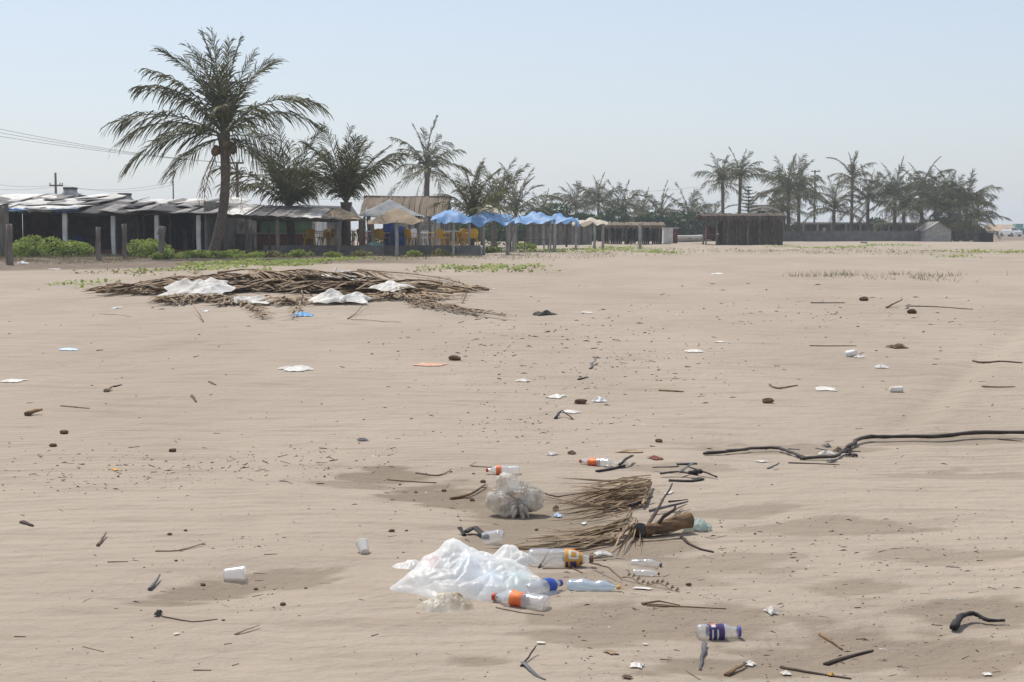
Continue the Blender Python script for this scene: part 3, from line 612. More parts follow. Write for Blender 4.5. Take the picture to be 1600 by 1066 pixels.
for k in range(nn):                       # bundles of thatch, one beside the other
    x = X0 + (X1 - X0) * (k + .5) / nn; w = (X1 - X0) / nn * .62
    P = [(x + r.uniform(-.03, .03), 0 + .1, zr + r.uniform(-.02, .04)), (x + r.uniform(-.05, .05), -1.8, (ze + zr) / 2 + .08), (x + r.uniform(-.08, .08), -3.6 - r.uniform(0, .2), ze - r.uniform(0, .12))]
    MB().tube(P, [w, w * 1.1, w * .8], 6, .5).build('thatch_bundle', 'thatch', hl)
MB().add([(X0, .1, zr), (X1, .1, zr), (X1, 3.6, ze), (X0, 3.6, ze)], [(0, 1, 2, 3)]).build('rear_slope', 'thatch', hl)
MB().tube([(X0 - .1, .1, zr + .03), ((X0 + X1) / 2, .1, zr - .02), (X1 + .1, .1, zr + .02)], .1, 6).build('ridge', 'thatch_dark', hl)
MB().box(((X0 + X1) / 2 + .4, 2.8, 1), (X1 - X0 - 1, .12, 2.2)).build('back_wall', 'white_wall', hl)
for px in (570, 600, 640, 672, 697): pole(hl, local(px, 80.8, o0), ze, .07, 'weathered_wood', 'post', seed=px)
for k in range(5): MB().box(local(690 + k * 3.4, 82.2, o0) + Vector((0, 0, 1.25)), (.1, .03, 2.6)).build('plank', 'grey_wall', hl)
r = random.Random(5)
t = thing('low_shed', 'small dark-roofed shed behind the young palms', 'shed', gx(505, 90))
MB().box((0, 0, 1.1), (2.6, 2, 2.2)).build('wall', 'grey_wall', t)
zz = zrow(322, 89) - t.location.z
MB().add([(-1.9, -1.4, 2.15), (2.2, -1.5, 2.0), (1.6, 1.3, zz), (-1.6, 1.3, zz + .1), (-1.9, -1.4, 2.05), (2.2, -1.5, 1.9), (1.6, 1.3, zz - .1), (-1.6, 1.3, zz)], [(0, 1, 2, 3), (7, 6, 5, 4), (0, 4, 5, 1), (1, 5, 6, 2), (2, 6, 7, 3), (3, 7, 4, 0)]).build('roof', 'roof_tar', t)

def canopy(label, px0, px1, d, dep, pe, pp, mat, posts, base=None, peak=.5, seed=1, sag=.12, wr=.05, cat='canopy', pw=.05, flap=0, pmat='weathered_wood', skew=0, front=0):
    """cloth stretched from a raised middle to its corners, edges sagging; pe/pp picture rows of edge and peak"""
    o = gx((px0 + px1) / 2, d); r = random.Random(seed)
    if base is not None: o.z = base
    t = thing('cloth_canopy', label, cat, o); x0, x1 = local(px0, d, o).x, local(px1, d, o).x; ze, zp = zrow(pe, d) - o.z, zrow(pp, d) - o.z
    P = []; n = 18
    for i in range(n + 1):
        row = []
        for j in range(n + 1):
            u, v = j / n, i / n; x = x0 + (x1 - x0) * u; y = -dep / 2 + dep * v
            uu = abs(u - peak) / (peak if u < peak else 1 - peak); vv = abs(v - .5) * 2; m = max(uu, vv) * .75 + .25 * math.hypot(uu, vv) / 1.414
            z = ze + (zp - ze) * max(0, 1 - m) ** 1.15 - sag * (math.sin(math.pi * u) * vv ** 4 + math.sin(math.pi * v) * uu ** 4) * .6
            z += wr * (float(vs_(u * 6 + seed, v * 5, 3)) - .5) * 2 + flap * math.sin(u * 9 + v * 4 + seed) * vv + skew * (u - .5) - front * max(0, 1 - v / .14) * (.75 + .5 * float(vs_(u * 4 + seed, 1, 7)))
            row.append((x, y, z))
        P.append(row)
    MB().grid(P).build('cloth', mat, t, True)
    for qx, qd in posts:
        l = local(qx, d + qd, o); l.z = g(l.x + o.x, d + qd) - o.z if base is None else 0
        u = min(max((l.x - x0) / (x1 - x0), 0), 1); v = min(max((qd + dep / 2) / dep, 0), 1); zt = P[int(v * n)][int(u * n)][2]
        pole(t, l, zt - l.z - .01, pw, pmat, 'post', seed=int(qx))
    return t
canopy('faded tan cloth canopy with drooping side next to the awning', 497, 570, 70, 2.4, 343, 323, 'tan_cloth', [(565, -1), (566, 1)], peak=.42, seed=2, pw=.12)
canopy('peaked tan cloth canopy on one pale post', 578, 660, 69, 2.4, 345, 325, 'tan_cloth', [(620, -1.05), (582, .9), (655, .9)], peak=.52, seed=3, pw=.09, wr=.08, front=.1, pmat='concrete')
canopy('grey peaked cloth canopy behind the tan ones', 556, 662, 75, 3.0, 338, 312, 'grey_cloth', [(578, -1), (650, -1), (575, 1.2), (655, 1.2)], base=TZ, peak=.5, seed=4)
canopy('cream cloth canopy peaking behind the blue tarps', 742, 802, 80, 3, 338, 317, 'cream_cloth', [(752, -1), (798, -1), (755, 1), (797, 1)], peak=.25, seed=5)
canopy('billowing blue tarp shade held by one stout pale post', 675, 737, 68.5, 2.4, 342, 327, 'blue_tarp', [(709, -1.0), (680, 1), (733, 1)], peak=.45, seed=6, wr=.16, flap=.09, sag=.02, pw=.06, front=.17, pmat='concrete')
canopy('billowing blue tarp shade next to the stubby palm', 729, 800, 71.5, 2.4, 342, 330, 'blue_tarp', [(756, -1), (795, -1), (734, 1), (792, 1.1)], peak=.4, seed=9, wr=.16, flap=.09, sag=.02, pw=.06, front=.17, pmat='concrete')
canopy('blue tarp shade with folded edge on the way to the broad tree', 798, 868, 82, 2.6, 345, 331, 'blue_tarp', [(802, -1.1), (866, -1.1), (806, 1.1), (860, 1.1)], peak=.5, seed=12, wr=.16, flap=.09, sag=.02, pw=.06, front=.17, pmat='concrete')
canopy('small blue tarp shade beside the dark pole', 846, 904, 88, 2.4, 345, 335, 'blue_tarp', [(868, -1), (900, -1), (850, 1)], peak=.5, seed=14, wr=.16, flap=.09, sag=.02, pw=.06, front=.17, pmat='concrete')
canopy('cream tarp shade sagging toward a white post', 894, 948, 92, 2.6, 350, 339, 'cream_cloth', [(929, -1.1), (900, 1), (942, 1)], peak=.6, seed=16, wr=.12, flap=.08, sag=.02, pw=.08, pmat='concrete')
p = gp(885, 386); tag(MB().tube([(0, 0, -.3), (.03, 0, 1), (0, 0, zrow(329, p.y) - p.z)], [.07, .065, .06], 7).build('pole', 'dark_wood', None, True, p), 'dark bare pole standing beside the small blue tarp', 'pole')
for px, py, top, lab in ((1000, 389, 350, 'white square post standing alone on the sand'), (971, 378, 350, 'white square post at the low thatched shelter'), (1068, 373, 349, 'pale square post beside the moored boat'), (1023, 375, 350, 'pale square post at the end of the low thatched shelter')):
    p = gp(px, py); h = zrow(top, p.y) - p.z; tag(MB().box((0, 0, h / 2 - .15), (.16, .16, h + .3)).build('concrete_post', 'concrete', None, False, p), lab, 'post')

def chair_proto(mat):
    t = thing('plastic_chair', 'x', 'chair'); b = MB(); b.box((0, 0, .44), (.44, .44, .035)); b.build('seat', mat, t)
    P = [[(-.21 + .42 * j / 4, .2 + .12 * i / 4 + .03 * math.cos((j - 2) * .8), .46 + .42 * i / 4 - (.03 * abs(j - 2) if i == 4 else 0)) for j in range(5)] for i in range(5)]
    q = MB().grid(P).build('backrest', mat, t); q.modifiers.new('thick', 'SOLIDIFY').thickness = .02
    for sx in (-1, 1):
        for sy in (-1, 1): MB().tube([(sx * .2, sy * .19, .44), (sx * .25, sy * .25, 0)], [.028, .022], 5).build('leg', mat, t)
        MB().tube([(sx * .23, -.2, .44), (sx * .25, -.2, .66), (sx * .24, .26, .67)], .022, 5).build('armrest', mat, t)
    return t
used = {}
def chair(mat, px, d, rz, label, group, z=TZ):
    if mat not in used: used[mat] = c = chair_proto(mat)
    else: c = copy_tree(used[mat])
    p = gx(px, d); p.z = z; c.location = p; c.rotation_euler.z = rz; tag(c, label, 'chair', group)
GY = 'yellow plastic chairs on the terrace'
for i, px in enumerate((484, 495, 507, 516, 526, 592, 600, 634, 641, 672, 686, 693, 716, 724, 731, 738)):
    chair('yellow_plastic', px, 70.4 + (i * 37 % 5) * .75, i * 1.9, 'yellow plastic armchair on the dining terrace', GY)
for i, px in enumerate((652, 661, 568)): chair('white_plastic', px, 71.5 + i * .6, i * 1.3 + .4, 'white plastic armchair among the yellow ones on the terrace', 'white plastic chairs on the terrace')
chair('red_plastic', 570, 70.6, 2.5, 'red plastic armchair beside the terrace post', None)
chair('blue_plastic', 125, 70.8, .6, 'blue plastic armchair in the white-roofed shack', None, gx(125, 71).z + .06)
def table(px, d, z, label, top='white_plastic', w=.9, h=.74, leg='weathered_wood'):
    p = gx(px, d); p.z = z; t = thing('table', label, 'table', p); MB().box((0, 0, h), (w, .8, .045)).build('table_top', top, t)
    for sx in (-1, 1):
        for sy in (-1, 1): MB().tube([(sx * w * .42, sy * .33, h - .02), (sx * w * .44, sy * .35, -.03)], .03, 5).build('leg', leg, t)
GT = 'tables on the terrace'
table(500, 72.5, TZ, 'white table with yellow chairs behind the awning post'); table(565, 72.6, TZ, 'white table beside the red armchair')
table(655, 73, TZ, 'white table between the white armchairs'); table(707, 73, TZ, 'white table behind the stout pale post of the blue tarp')
table(166, 71.5, gx(166, 71.5).z + .06, 'wooden table inside the grey-roofed shack', 'dark_wood', 1.4)
table(838, 84, gx(838, 84).z, 'rough wooden table standing alone on the sand beside the small shrub', 'weathered_wood', 1.5, .62)
def drum(px, d, z, label, h, rad, mat):
    p = gx(px, d); p.z = z; t = thing('drum', label, 'drum', p)
    MB().lathe([(0, .01), (0, rad * .95), (.02, rad), (h * .33, rad), (h * .34, rad * 1.05), (h * .37, rad), (h * .66, rad), (h * .67, rad * 1.05), (h * .7, rad), (h - .02, rad), (h, rad * .95), (h, .01)], 18, Matrix.Rotation(-math.pi / 2, 4, 'Y')).build('shell', mat, t, True)
    MB().lathe([(h - .01, rad * .5), (h + .03, rad * .5), (h + .03, .01)], 12, Matrix.Rotation(-math.pi / 2, 4, 'Y')).build('lid', mat, t)
drum(622, 71.2, TZ, 'large blue plastic drum on the terrace', .95, .36, 'blue_plastic')
p = gx(608, 72); p.z = TZ; tag(MB().box((0, 0, .68), (.5, .4, 1.4)).box((0, -.01, 1.39), (.56, .46, .06)).build('blue_pillar', 'blue_plastic', None, False, p), 'dark blue painted pillar behind the blue drum', 'pillar')
p = gx(585, 69.6); p.z = TZ + .02; tag(MB().lathe([(0, .52), (.12, .47), (.24, .36), (.3, .2), (.3, .01)], 20, Matrix.Translation((0, 0, -.06)) @ Matrix.Rotation(-math.pi / 2, 4, 'Y')).build('basin', 'teal', None, True, p), 'upturned green basin on the terrace edge', 'basin')

# ------------------------------------------------------------------ far middle: plank shed, long thatch shelter, kiosk box, boat, hut
r = random.Random(9)
t = thing('plank_shed', 'long grey plank shed under the broad green tree', 'shed', gx(862, 112)); x0, x1 = local(822, 112, t.location).x, local(925, 112, t.location).x; h = zrow(350, 112) - t.location.z
nb = 22
for k in range(nb): MB().box((x0 + (x1 - x0) * (k + .5) / nb, r.uniform(-.02, .02), h / 2 - .1 + r.uniform(-.04, .04)), ((x1 - x0) / nb - .012, .04, h + .1)).build('plank', ['weathered_wood', 'grey_wall'][k % 2], t)
MB().box(((x0 + x1) / 2, 1.5, h / 2), (x1 - x0 - .1, 2.8, h - .1)).build('wall', 'grey_wall', t)
MB().box(((x0 + x1) / 2, 1.3, h + .02), (x1 - x0 + .4, 3.4, .08)).build('roof', 'roof_grey', t)
def thatch_row(t, x0, x1, y0, y1, z0, z1, n, mat, r, hang=.3):
    for k in range(n):
        x = x0 + (x1 - x0) * (k + .5) / n; w = (x1 - x0) / n * .75
        MB().tube([(x, y1, z1 + r.uniform(-.03, .06)), (x + r.uniform(-.06, .06), (y0 + y1) / 2, (z0 + z1) / 2 + .1 + r.uniform(-.05, .05)), (x + r.uniform(-.1, .1), y0, z0), (x + r.uniform(-.1, .1), y0 - .08, z0 - hang * r.uniform(.4, 1.2))], [w, w * 1.1, w, w * .5], 6, .55).build('thatch_bundle', mat, t)
t = thing('thatch_shelter', 'long low open shelter with shaggy thatch beside the kiosk box', 'shelter', gx(992, 118)); x0, x1 = local(943, 118, t.location).x, local(1036, 118, t.location).x; h = zrow(353, 116) - t.location.z
thatch_row(t, x0, x1, -1.6, 1.5, h, h + .2, 26, 'thatch', r, .25)
for px in (952, 978, 1004, 1030): pole(t, local(px, 116.6, t.location), h - .02, .06, 'weathered_wood', 'post', seed=px); pole(t, local(px + 3, 119.2, t.location), h + .1, .06, 'weathered_wood', 'post', seed=px + 1)
for k in range(30):
    if k % 7 != 3: MB().box((x0 + (x1 - x0) * (k + .5) / 30, 1.3, .7 + r.uniform(-.1, .1)), ((x1 - x0) / 30 - .02, .04, 1.5)).build('plank', 'dark_wood' if k % 3 else 'weathered_wood', t)
t = thing('kiosk_box', 'small white box stall with rusty orange side', 'stall', gx(1047, 121)); h = zrow(357, 121) - t.location.z
MB().box((-.2, 0, h / 2 - .05), (.75, .9, h + .1)).build('white_panel', 'white_plastic', t); MB().box((.36, 0, h / 2 - .08), (.36, .8, h)).build('rusty_side', 'red_wall', t)
MB().box((0, 0, h + .03), (1.25, 1.05, .06)).build('lid', 'white_plastic', t)
t = thing('fishing_boat', 'small white open boat pulled up on the sand near the hut', 'boat', gx(1090, 124), .05)
L = 3.6; P = []
for i in range(13):
    s = i / 12; w = .75 * min(1, (1.02 - s) * 3.2) ** .7; row = []
    for j in range(9):
        a = -1 + 2 * j / 8; row.append((-L / 2 + L * s + .25 * abs(a) * s, w * a * (.55 + .45 * abs(a)), .08 + .52 * abs(a) ** 2.2 + .22 * s ** 3))
    P.append(row)
q = MB().grid(P).build('hull', 'white_plastic', t, True); q.modifiers.new('thick', 'SOLIDIFY').thickness = .04
MB().box((-L / 2 + .02, 0, .35), (.05, 1.4, .5)).build('transom', 'white_plastic', t)
for s in (-.7, .3): MB().box((s, 0, .42), (.25, 1.25, .04)).build('thwart', 'weathered_wood', t)
t = thing('thatched_hut', 'round-ended dark palm-thatch hut with flat shaggy roof', 'hut', gx(1165, 115)); o0 = t.location; r = random.Random(77)
h = zrow(338, 112) - o0.z; x0, x1 = local(1096, 113, o0).x, local(1226, 113, o0).x
thatch_row(t, x0, x1, -2.3, 0, h, h + .12, 40, 'thatch_dark', r, .75); thatch_row(t, x0, x1, 2.4, 0, h - .1, h + .1, 26, 'thatch_dark', r, .3)
wx0 = local(1130, 113, o0).x; path = [(wx0, -1.9)] + [(wx0 + (x1 - 1.1 - wx0) * k / 34, -1.95) for k in range(1, 35)] + [(x1 - 1.1 + 1.0 * math.sin(a), -.95 - 1.0 * math.cos(a) + (0)) for a in [math.pi * k / 28 for k in range(1, 15)]] + [(x1 - .1, y) for y in (-.5, 0, .5, 1, 1.5)]
for k, (x, y) in enumerate(path):
    MB().tube([(x, y, -.1), (x + r.uniform(-.05, .05), y + r.uniform(-.04, .04), h * .5), (x, y, h - .05)], [.12 * r.uniform(.6, 1.4), .09 * r.uniform(.7, 1.4), .1], 6, .7).build('wall_bundle', 'thatch_dark', t)
MB().box(((wx0 + x1) / 2, 1.9, h / 2 - .05), (x1 - wx0 - .3, .1, h)).build('back_wall', 'thatch_dark', t)
for px, dd in ((1103, 112.9), (1119, 113), (1137, 112.7), (1168, 112.7), (1187, 112.7)): pole(t, local(px, dd, o0), h, .055, 'weathered_wood', 'post', seed=px)
t = thing('bench_table', 'small wooden table at the open end of the thatched hut', 'table', gx(1110, 113.6)); MB().box((0, 0, .72), (1.3, .7, .06)).build('table_top', 'weathered_wood', t)
for sx in (-.5, .5):
    for sy in (-.25, .25): MB().tube([(sx, sy, .7), (sx * 1.1, sy * 1.1, -.05)], .04, 5).build('leg', 'weathered_wood', t)
b = MB(); P = [[(-.45 + .9 * j / 8, .06 * math.sin(j * 1.9 + i), .35 + .95 * i / 6 - .05 * math.cos(j)) for j in range(9)] for i in range(7)]
q = b.grid(P).build('hanging_cloth', 'red_wall', None, True, gx(1109, 114.8)); q.modifiers.new('thick', 'SOLIDIFY').thickness = .02; tag(q, 'faded red cloth hanging at the open end of the hut', 'cloth')
p = gx(1109, 114.85); tag(MB().tube([(-.5, 0, -.2), (-.5, 0, 1.32), (.5, 0, 1.3), (.5, 0, -.2)], .03, 5).build('cloth_rack', 'weathered_wood', None, False, p), 'thin wooden frame carrying the faded red cloth', 'frame')
t = thing('white_house', 'small white block house showing above the thatched hut', 'house', gx(1192, 165)); h = zrow(322, 165) - t.location.z
MB().box((0, 0, h / 2), (3, 3, h)).build('wall', 'white_wall', t); MB().box((0, 0, h + .04), (3.3, 3.3, .12)).build('roof', 'concrete', t); MB().box((-.4, -1.5, h - 1), (.8, .06, .9)).build('window', 'glass_dark', t)

# ------------------------------------------------------------------ far right: low building, gable shed, black box, vehicle
t = thing('low_building', 'long low grey building behind the crowded palms', 'building', gx(1345, 180)); o0 = t.location
x0, x1 = local(1255, 178, o0).x, local(1455, 178, o0).x; h = zrow(349, 178) - o0.z
MB().box(((x0 + x1) / 2, 3, h / 2 - .1), (x1 - x0, 4, h)).build('wall', 'grey_wall', t)
MB().box(((x0 + x1) / 2, 1.2, h), (x1 - x0 + .8, 7, .22)).build('roof_slab', 'concrete', t)
nb = 9
for k in range(nb):
    x = x0 + (x1 - x0) * (k + .5) / nb
    if k != 3: MB().box((x, .97, h * .62), ((x1 - x0) / nb * .6, .06, h * .45)).build('window', 'glass_dark', t)
    MB().box((x0 + (x1 - x0) * k / nb, -2, h / 2), (.22, .22, h - .22)).build('pillar', 'concrete', t)
MB().box((x0 + (x1 - x0) * 1.5 / nb, -1.8, h * .6), (.45, .06, .6)).build('sign_board', 'cream_cloth', t)
t = thing('yard_wall', 'low grey block wall along the palm grove', 'wall', gx(1350, 162)); o0 = t.location; x0, x1 = local(1222, 162, o0).x, local(1455, 162, o0).x; h = zrow(361, 162) - o0.z
nb = 12
for k in range(nb):
    MB().box((x0 + (x1 - x0) * (k + .5) / nb, 0, h / 2 - .15), ((x1 - x0) / nb - .2, .15, h + .3 - .06 * (k % 2))).build('wall_panel', 'dark_block', t)
    MB().box((x0 + (x1 - x0) * k / nb, 0, h / 2 - .1), (.2, .22, h + .35)).build('post', 'dark_block', t)
t = thing('gable_shed', 'small pale grey gabled shed beside the palm grove', 'shed', gx(1466, 160)); h = zrow(360, 160) - t.location.z; hp = zrow(347, 160) - t.location.z; w = local(1486, 160, t.location).x
MB().add([(-w, 0, -.2), (w, 0, -.2), (w, 0, h), (0, 0, hp), (-w, 0, h), (-w, 4, -.2), (w, 4, -.2), (w, 4, h), (0, 4, hp), (-w, 4, h)], [(0, 1, 2, 3, 4), (9, 8, 7, 6, 5), (1, 6, 7, 2), (5, 0, 4, 9)]).build('wall', 'concrete', t)
MB().add([(-w - .2, -.25, h - .1), (0, -.25, hp + .05), (0, 4.2, hp + .05), (-w - .2, 4.2, h - .1), (w + .2, -.25, h - .1), (w + .2, 4.2, h - .1)], [(0, 1, 2, 3), (1, 4, 5, 2)]).build('roof', 'roof_grey', t)
t = thing('black_crate_stall', 'black sheet-covered box stall at the edge of the palm grove', 'stall', gx(1540, 150)); h = zrow(365, 150) - t.location.z; w = local(1552, 150, t.location).x
MB().box((0, .8, h / 2 - .1), (2 * w, 1.6, h + .2)).build('cover', 'black_sheet', t)
MB().box((0, .8, h + .03), (2 * w + .15, 1.75, .06)).build('top_board', 'black_sheet', t)
for sx in (-w - .3, -w + .05): pole(t, (sx, -.1, 0), h + .2, .04, 'dark_wood', 'post')
t = thing('far_house', 'distant low house with tan roof beyond the vehicle', 'house', gx(1567, 330)); h = zrow(361, 330) - t.location.z; hp = zrow(351, 330) - t.location.z
MB().box((-.6, 0, h / 2), (6, 5, h)).build('wall', 'white_wall', t); MB().add([(-4, -3, h), (2.8, -3, h), (2.4, 0, hp), (-3.6, 0, hp), (-4, 3, h), (2.8, 3, h)], [(0, 1, 2, 3), (3, 2, 5, 4), (1, 5, 2), (4, 0, 3)]).build('roof', 'tan_roof', t)
MB().box((2.8, -1.2, hp / 2 + .1), (1.7, 2, hp + .1)).build('side_tower', 'teal', t); MB().box((-1.5, -2.52, h * .45), (1.2, .06, h * .7)).build('door', 'brown_wall', t)
t = thing('far_house', 'distant dim flat-roofed house at the end of the beach', 'house', gx(1604, 340)); h = zrow(358, 340) - t.location.z
MB().box((0, 0, h / 2), (7, 5, h)).build('wall', 'grey_wall', t); MB().box((0, 0, h + .1), (7.6, 5.6, .25)).build('roof', 'concrete', t); MB().box((-1, -2.52, h * .5), (1.2, .06, 1)).build('window', 'glass_dark', t)
t = thing('parked_car', 'pale car parked on the sand in front of the distant house', 'car', gx(1579, 260), math.radians(-70))
prof = [(-2.1, .35), (-2.1, .8), (-1.95, .92), (-1.35, .98), (-.75, 1.42), (.7, 1.45), (1.35, 1.0), (2.0, .88), (2.15, .6), (2.15, .35)]
n = len(prof); MB().add([(x, -.82 if z < 1.1 else -.68, z) for x, z in prof] + [(x, .82 if z < 1.1 else .68, z) for x, z in prof], [tuple(range(n)), tuple(range(2 * n - 1, n - 1, -1))] + [(i, i + n, (i + 1) % n + n, (i + 1) % n) for i in range(n)]).build('body', 'car_paint', t)
for sy in (-1, 1):
    MB().add([(-1.15, sy * .80, 1.0), (1.15, sy * .80, 1.02), (.62, sy * .70, 1.4), (-.7, sy * .70, 1.38)], [(0, 1, 2, 3)]).build('side_window', 'glass_dark', t)
    for sx in (-1.3, 1.35):
        q = MB().lathe([(-.1, .18), (-.1, .32), (.1, .32), (.1, .18)], 16, Matrix.Translation((sx, sy * .78, .32)) @ Matrix.Rotation(math.pi / 2, 4, 'Z')).build('wheel', 'rubber', t)
        MB().lathe([(-.08, .01), (-.08, .18), (.08, .18), (.08, .01)], 12, Matrix.Translation((sx, sy * .78, .32)) @ Matrix.Rotation(math.pi / 2, 4, 'Z')).build('rim', 'steel', q)
MB().add([(1.36, -.7, 1.02), (1.36, .7, 1.02), (.74, .6, 1.43), (.74, -.6, 1.43)], [(0, 1, 2, 3)]).build('windscreen', 'glass_dark', t)
for sy in (-.55, .55): MB().box((2.13, sy, .72), (.06, .3, .14)).build('headlight', 'white_plastic', t)

# ------------------------------------------------------------------ utility poles and wires
def upole(label, px, d, top, arms, rad=.12, box=False):
    p = gx(px, d); t = thing('utility_pole', label, 'utility pole', p); h = zrow(top, d) - p.z
    MB().tube([(0, 0, -.3), (0, 0, h)], [rad, rad * .7], 8).build('pole', 'weathered_wood', t, True)
    for row, a, b_ in arms:
        z = zrow(row, d) - p.z; xa, xb = local(a, d, p).x, local(b_, d, p).x
        q = MB().box(((xa + xb) / 2, -.12, z), (xb - xa, .1, .11)).build('crossarm', 'weathered_wood', t)
        for x in (xa + .05, (xa + xb) / 2 + .3, xb - .05): MB().lathe([(0, .03), (.05, .05), (.12, .05), (.18, .02)], 8, Matrix.Translation((x, -.12, z + .05)) @ Matrix.Rotation(-math.pi / 2, 4, 'Y')).build('insulator', 'steel', q)
    if box: MB().lathe([(0, .01), (0, .28), (.8, .28), (.8, .01)], 12, Matrix.Translation((.1, -.4, h - 1.4)) @ Matrix.Rotation(-math.pi / 2, 4, 'Y')).build('transformer', 'steel', t, True)
upole('grey utility pole with two crossarms right of the tall palm', 372, 95, 253, [(255, 353, 383), (272, 355, 382)])
upole('utility pole with one crossarm behind the white-roofed shack', 89, 120, 270, [(290, 80, 101)])
upole('thin bare pole behind the grey-roofed shack', 272, 120, 283, [], .07)
upole('short thin pole behind the awning', 432, 110, 309, [], .08)
upole('utility pole with transformer among the crowded palms', 1272, 190, 266, [(268, 1266, 1280)], .14, True)
def wire(label, a, b_, sag, grp=None, rad=.010):
    A, B = at(*a), at(*b_); n = 24; tag(MB().tube([A.lerp(B, i / n) - A + Vector((0, 0, -sag * 4 * (i / n) * (1 - i / n))) for i in range(n + 1)], rad, 4).build('overhead_wire', 'cable', None, False, A), label, 'wire', grp)
for k in range(3): wire('overhead wire slanting down to the two-armed pole', (-60, 189 + 7 * k, 72), (355 + 13 * k, 255, 94.8), .25, 'wires to the two-armed pole')
for k in range(2): wire('overhead wire running past the one-armed pole', (-60, 276 + 13 * k, 105), (82 + 16 * k, 289.5, 119.8), .35, 'wires of the one-armed pole')
for k in range(2): wire('overhead wire from the one-armed pole to the thin bare pole', (84 + 15 * k, 289.5, 119.8), (272, 283.5 + 5 * k, 119.9), .5, 'wires to the thin bare pole')
wire('overhead wire running behind the palms to the transformer pole', (432, 310, 110), (1272, 268, 190), 1.2, None, .012)

# ------------------------------------------------------------------ heap of dead palm fronds
pm('dirty_white', (.80, .78, .74), (.62, .58, .52), 3, .7, vary=.08, trans=.2)
pm('twig', (.17, .125, .09), (.075, .053, .04), 20, .9, vary=.4)
pm('twig_pale', (.34, .27, .19), (.2, .15, .105), 20, .85, vary=.2)
pm('char', (.035, .03, .03), (.018, .016, .016), 14, .7, bump=.3)
pm('grey_strip', (.13, .13, .14), (.07, .07, .075), 10, .7, bump=.2)
pm('bark', (.23, .145, .075), (.09, .055, .035), 12, .9, bump=.6, stretch=(.4, 1, 1))
pm('pipe', (.055, .042, .036), (.028, .022, .02), 8, .6, bump=.2)
pm('husk', (.14, .085, .05), (.07, .045, .03), 18, .95, bump=.5, vary=.3)
pm('stone', (.2, .16, .13), (.11, .09, .075), 15, .95, bump=.3, vary=.3)
pm('paper', (.70, .67, .62), (.46, .42, .36), 8, .8, vary=.1)
pm('orange_print', (.80, .22, .06), (.70, .10, .05), 22, .5)
pm('blue_print', (.04, .09, .42), (.02, .05, .28), 20, .45)
pm('purple_print', (.07, .05, .16), (.05, .035, .11), 20, .45)
pm('red_cap', (.55, .07, .04), (.42, .05, .03), 9, .45)
pm('violet_cap', (.10, .09, .36), (.07, .06, .28), 9, .45)
pm('peach', (.62, .36, .24), (.5, .28, .19), 9, .7)
pm('amber', (.6, .32, .06), (.5, .25, .04), 9, .6)
pm('pinkish', (.75, .16, .14), (.6, .12, .11), 6, .6)
pm('paleblue', (.5, .62, .74), (.38, .5, .66), 6, .6)
pm('tealish', (.35, .58, .55), (.28, .48, .46), 6, .6)
pm('lightblue', (.2, .45, .7), (.15, .35, .6), 6, .5)
film('bag_film', (.96, .96, .95), .2, .42, (.88, .91, .93), 9, .11)
film('bag_film_yellow', (.84, .80, .71), .10, .4, (.66, .57, .42), 16, .1)
film('bag_film_knot', (.86, .83, .77), .10, .45, (.50, .43, .34), 14, .08)
film('clear_plastic', (.80, .82, .84), .72, .08, gloss=.5, scale=14)
film('cloudy_plastic', (.80, .80, .79), .52, .15, gloss=.5, scale=14)
film('blue_plastic_clear', (.55, .72, .86), .5, .1, gloss=.5, scale=14)
film('green_film', (.62, .72, .66), .2, .25)

def dead_frond(label, root, tip, lay, seed, L=None, group=None, mat='dead_frond', fold=.4, nl=44, ll=.62, hump=0, w=.03, bend=None):
    """a fallen frond lying over whatever the sand does: thick butt at root, leaflets folded toward the tip"""
    r = random.Random(seed); A = Vector(root[:2]); B = Vector(tip[:2]); L = (B - A).length; t0 = (B - A).normalized(); nrm = Vector((-t0.y, t0.x)); bd = r.uniform(-.12, .12) if bend is None else bend
    o = Vector((A.x, A.y, g(A.x, A.y))); b = MB(); n = 14; pts = []
    def z(p, h): return g(p.x, p.y) + h
    P2 = [A.lerp(B, i / n) + nrm * (bd * L * math.sin(math.pi * i / n)) for i in range(n + 1)]
    hh = [lay + hump * math.sin(math.pi * i / n) + .03 * math.sin(i * 1.3 + seed) * (lay > .05) for i in range(n + 1)]
    pts = [Vector((p.x, p.y, z(p, .02 + hh[i]))) - o for i, p in enumerate(P2)]
    b.tube(pts, [(.05 if i == 0 else .03) * (1 - .8 * i / n) * min(1, L / 2.2) + .004 for i in range(n + 1)], 6, .6)
    for k in range(nl):
        s = .15 + .85 * (k + r.random()) / nl; f = min(s * n, n - .001); i = int(f); q = P2[i].lerp(P2[i + 1], f - i); h = hh[i] + (hh[i + 1] - hh[i]) * (f - i); t = (P2[i + 1] - P2[i]).normalized()
        for sg in (-1, 1):
            if r.random() < .15: continue
            a = fold + r.uniform(-.22, .3); sd = Vector((-t.y, t.x)) * sg; d = t * math.cos(a) + sd * math.sin(a); l = ll * r.uniform(.6, 1.15) * (1 - .5 * max(0, s - .5))
            e = r.uniform(-.02, .05); pp = []
            for u in (0, .35, .7, 1):
                c = q + d * l * u + sd * (.1 * l * u * u * r.uniform(-.5, 1)); hz = h * (1 - .5 * u) + e * math.sin(u * 3) + .012 + r.uniform(0, .02)
                pp.append(Vector((c.x, c.y, z(c, max(.004, hz)))) - o)
            wv = Vector((-d.y, d.x, r.uniform(-.6, .6))).normalized() * w * r.uniform(.6, 1.2) * .5
            b.add([pp[0] - wv * .5, pp[0] + wv * .5, pp[1] + wv, pp[1] - wv, pp[2] + wv * .8, pp[2] - wv * .8, pp[3]], [(0, 1, 2, 3), (3, 2, 4, 5), (5, 4, 6)])
    return tag(b.build('dead_frond', mat, None, False, o), label, 'palm frond', group)
r = random.Random(12)
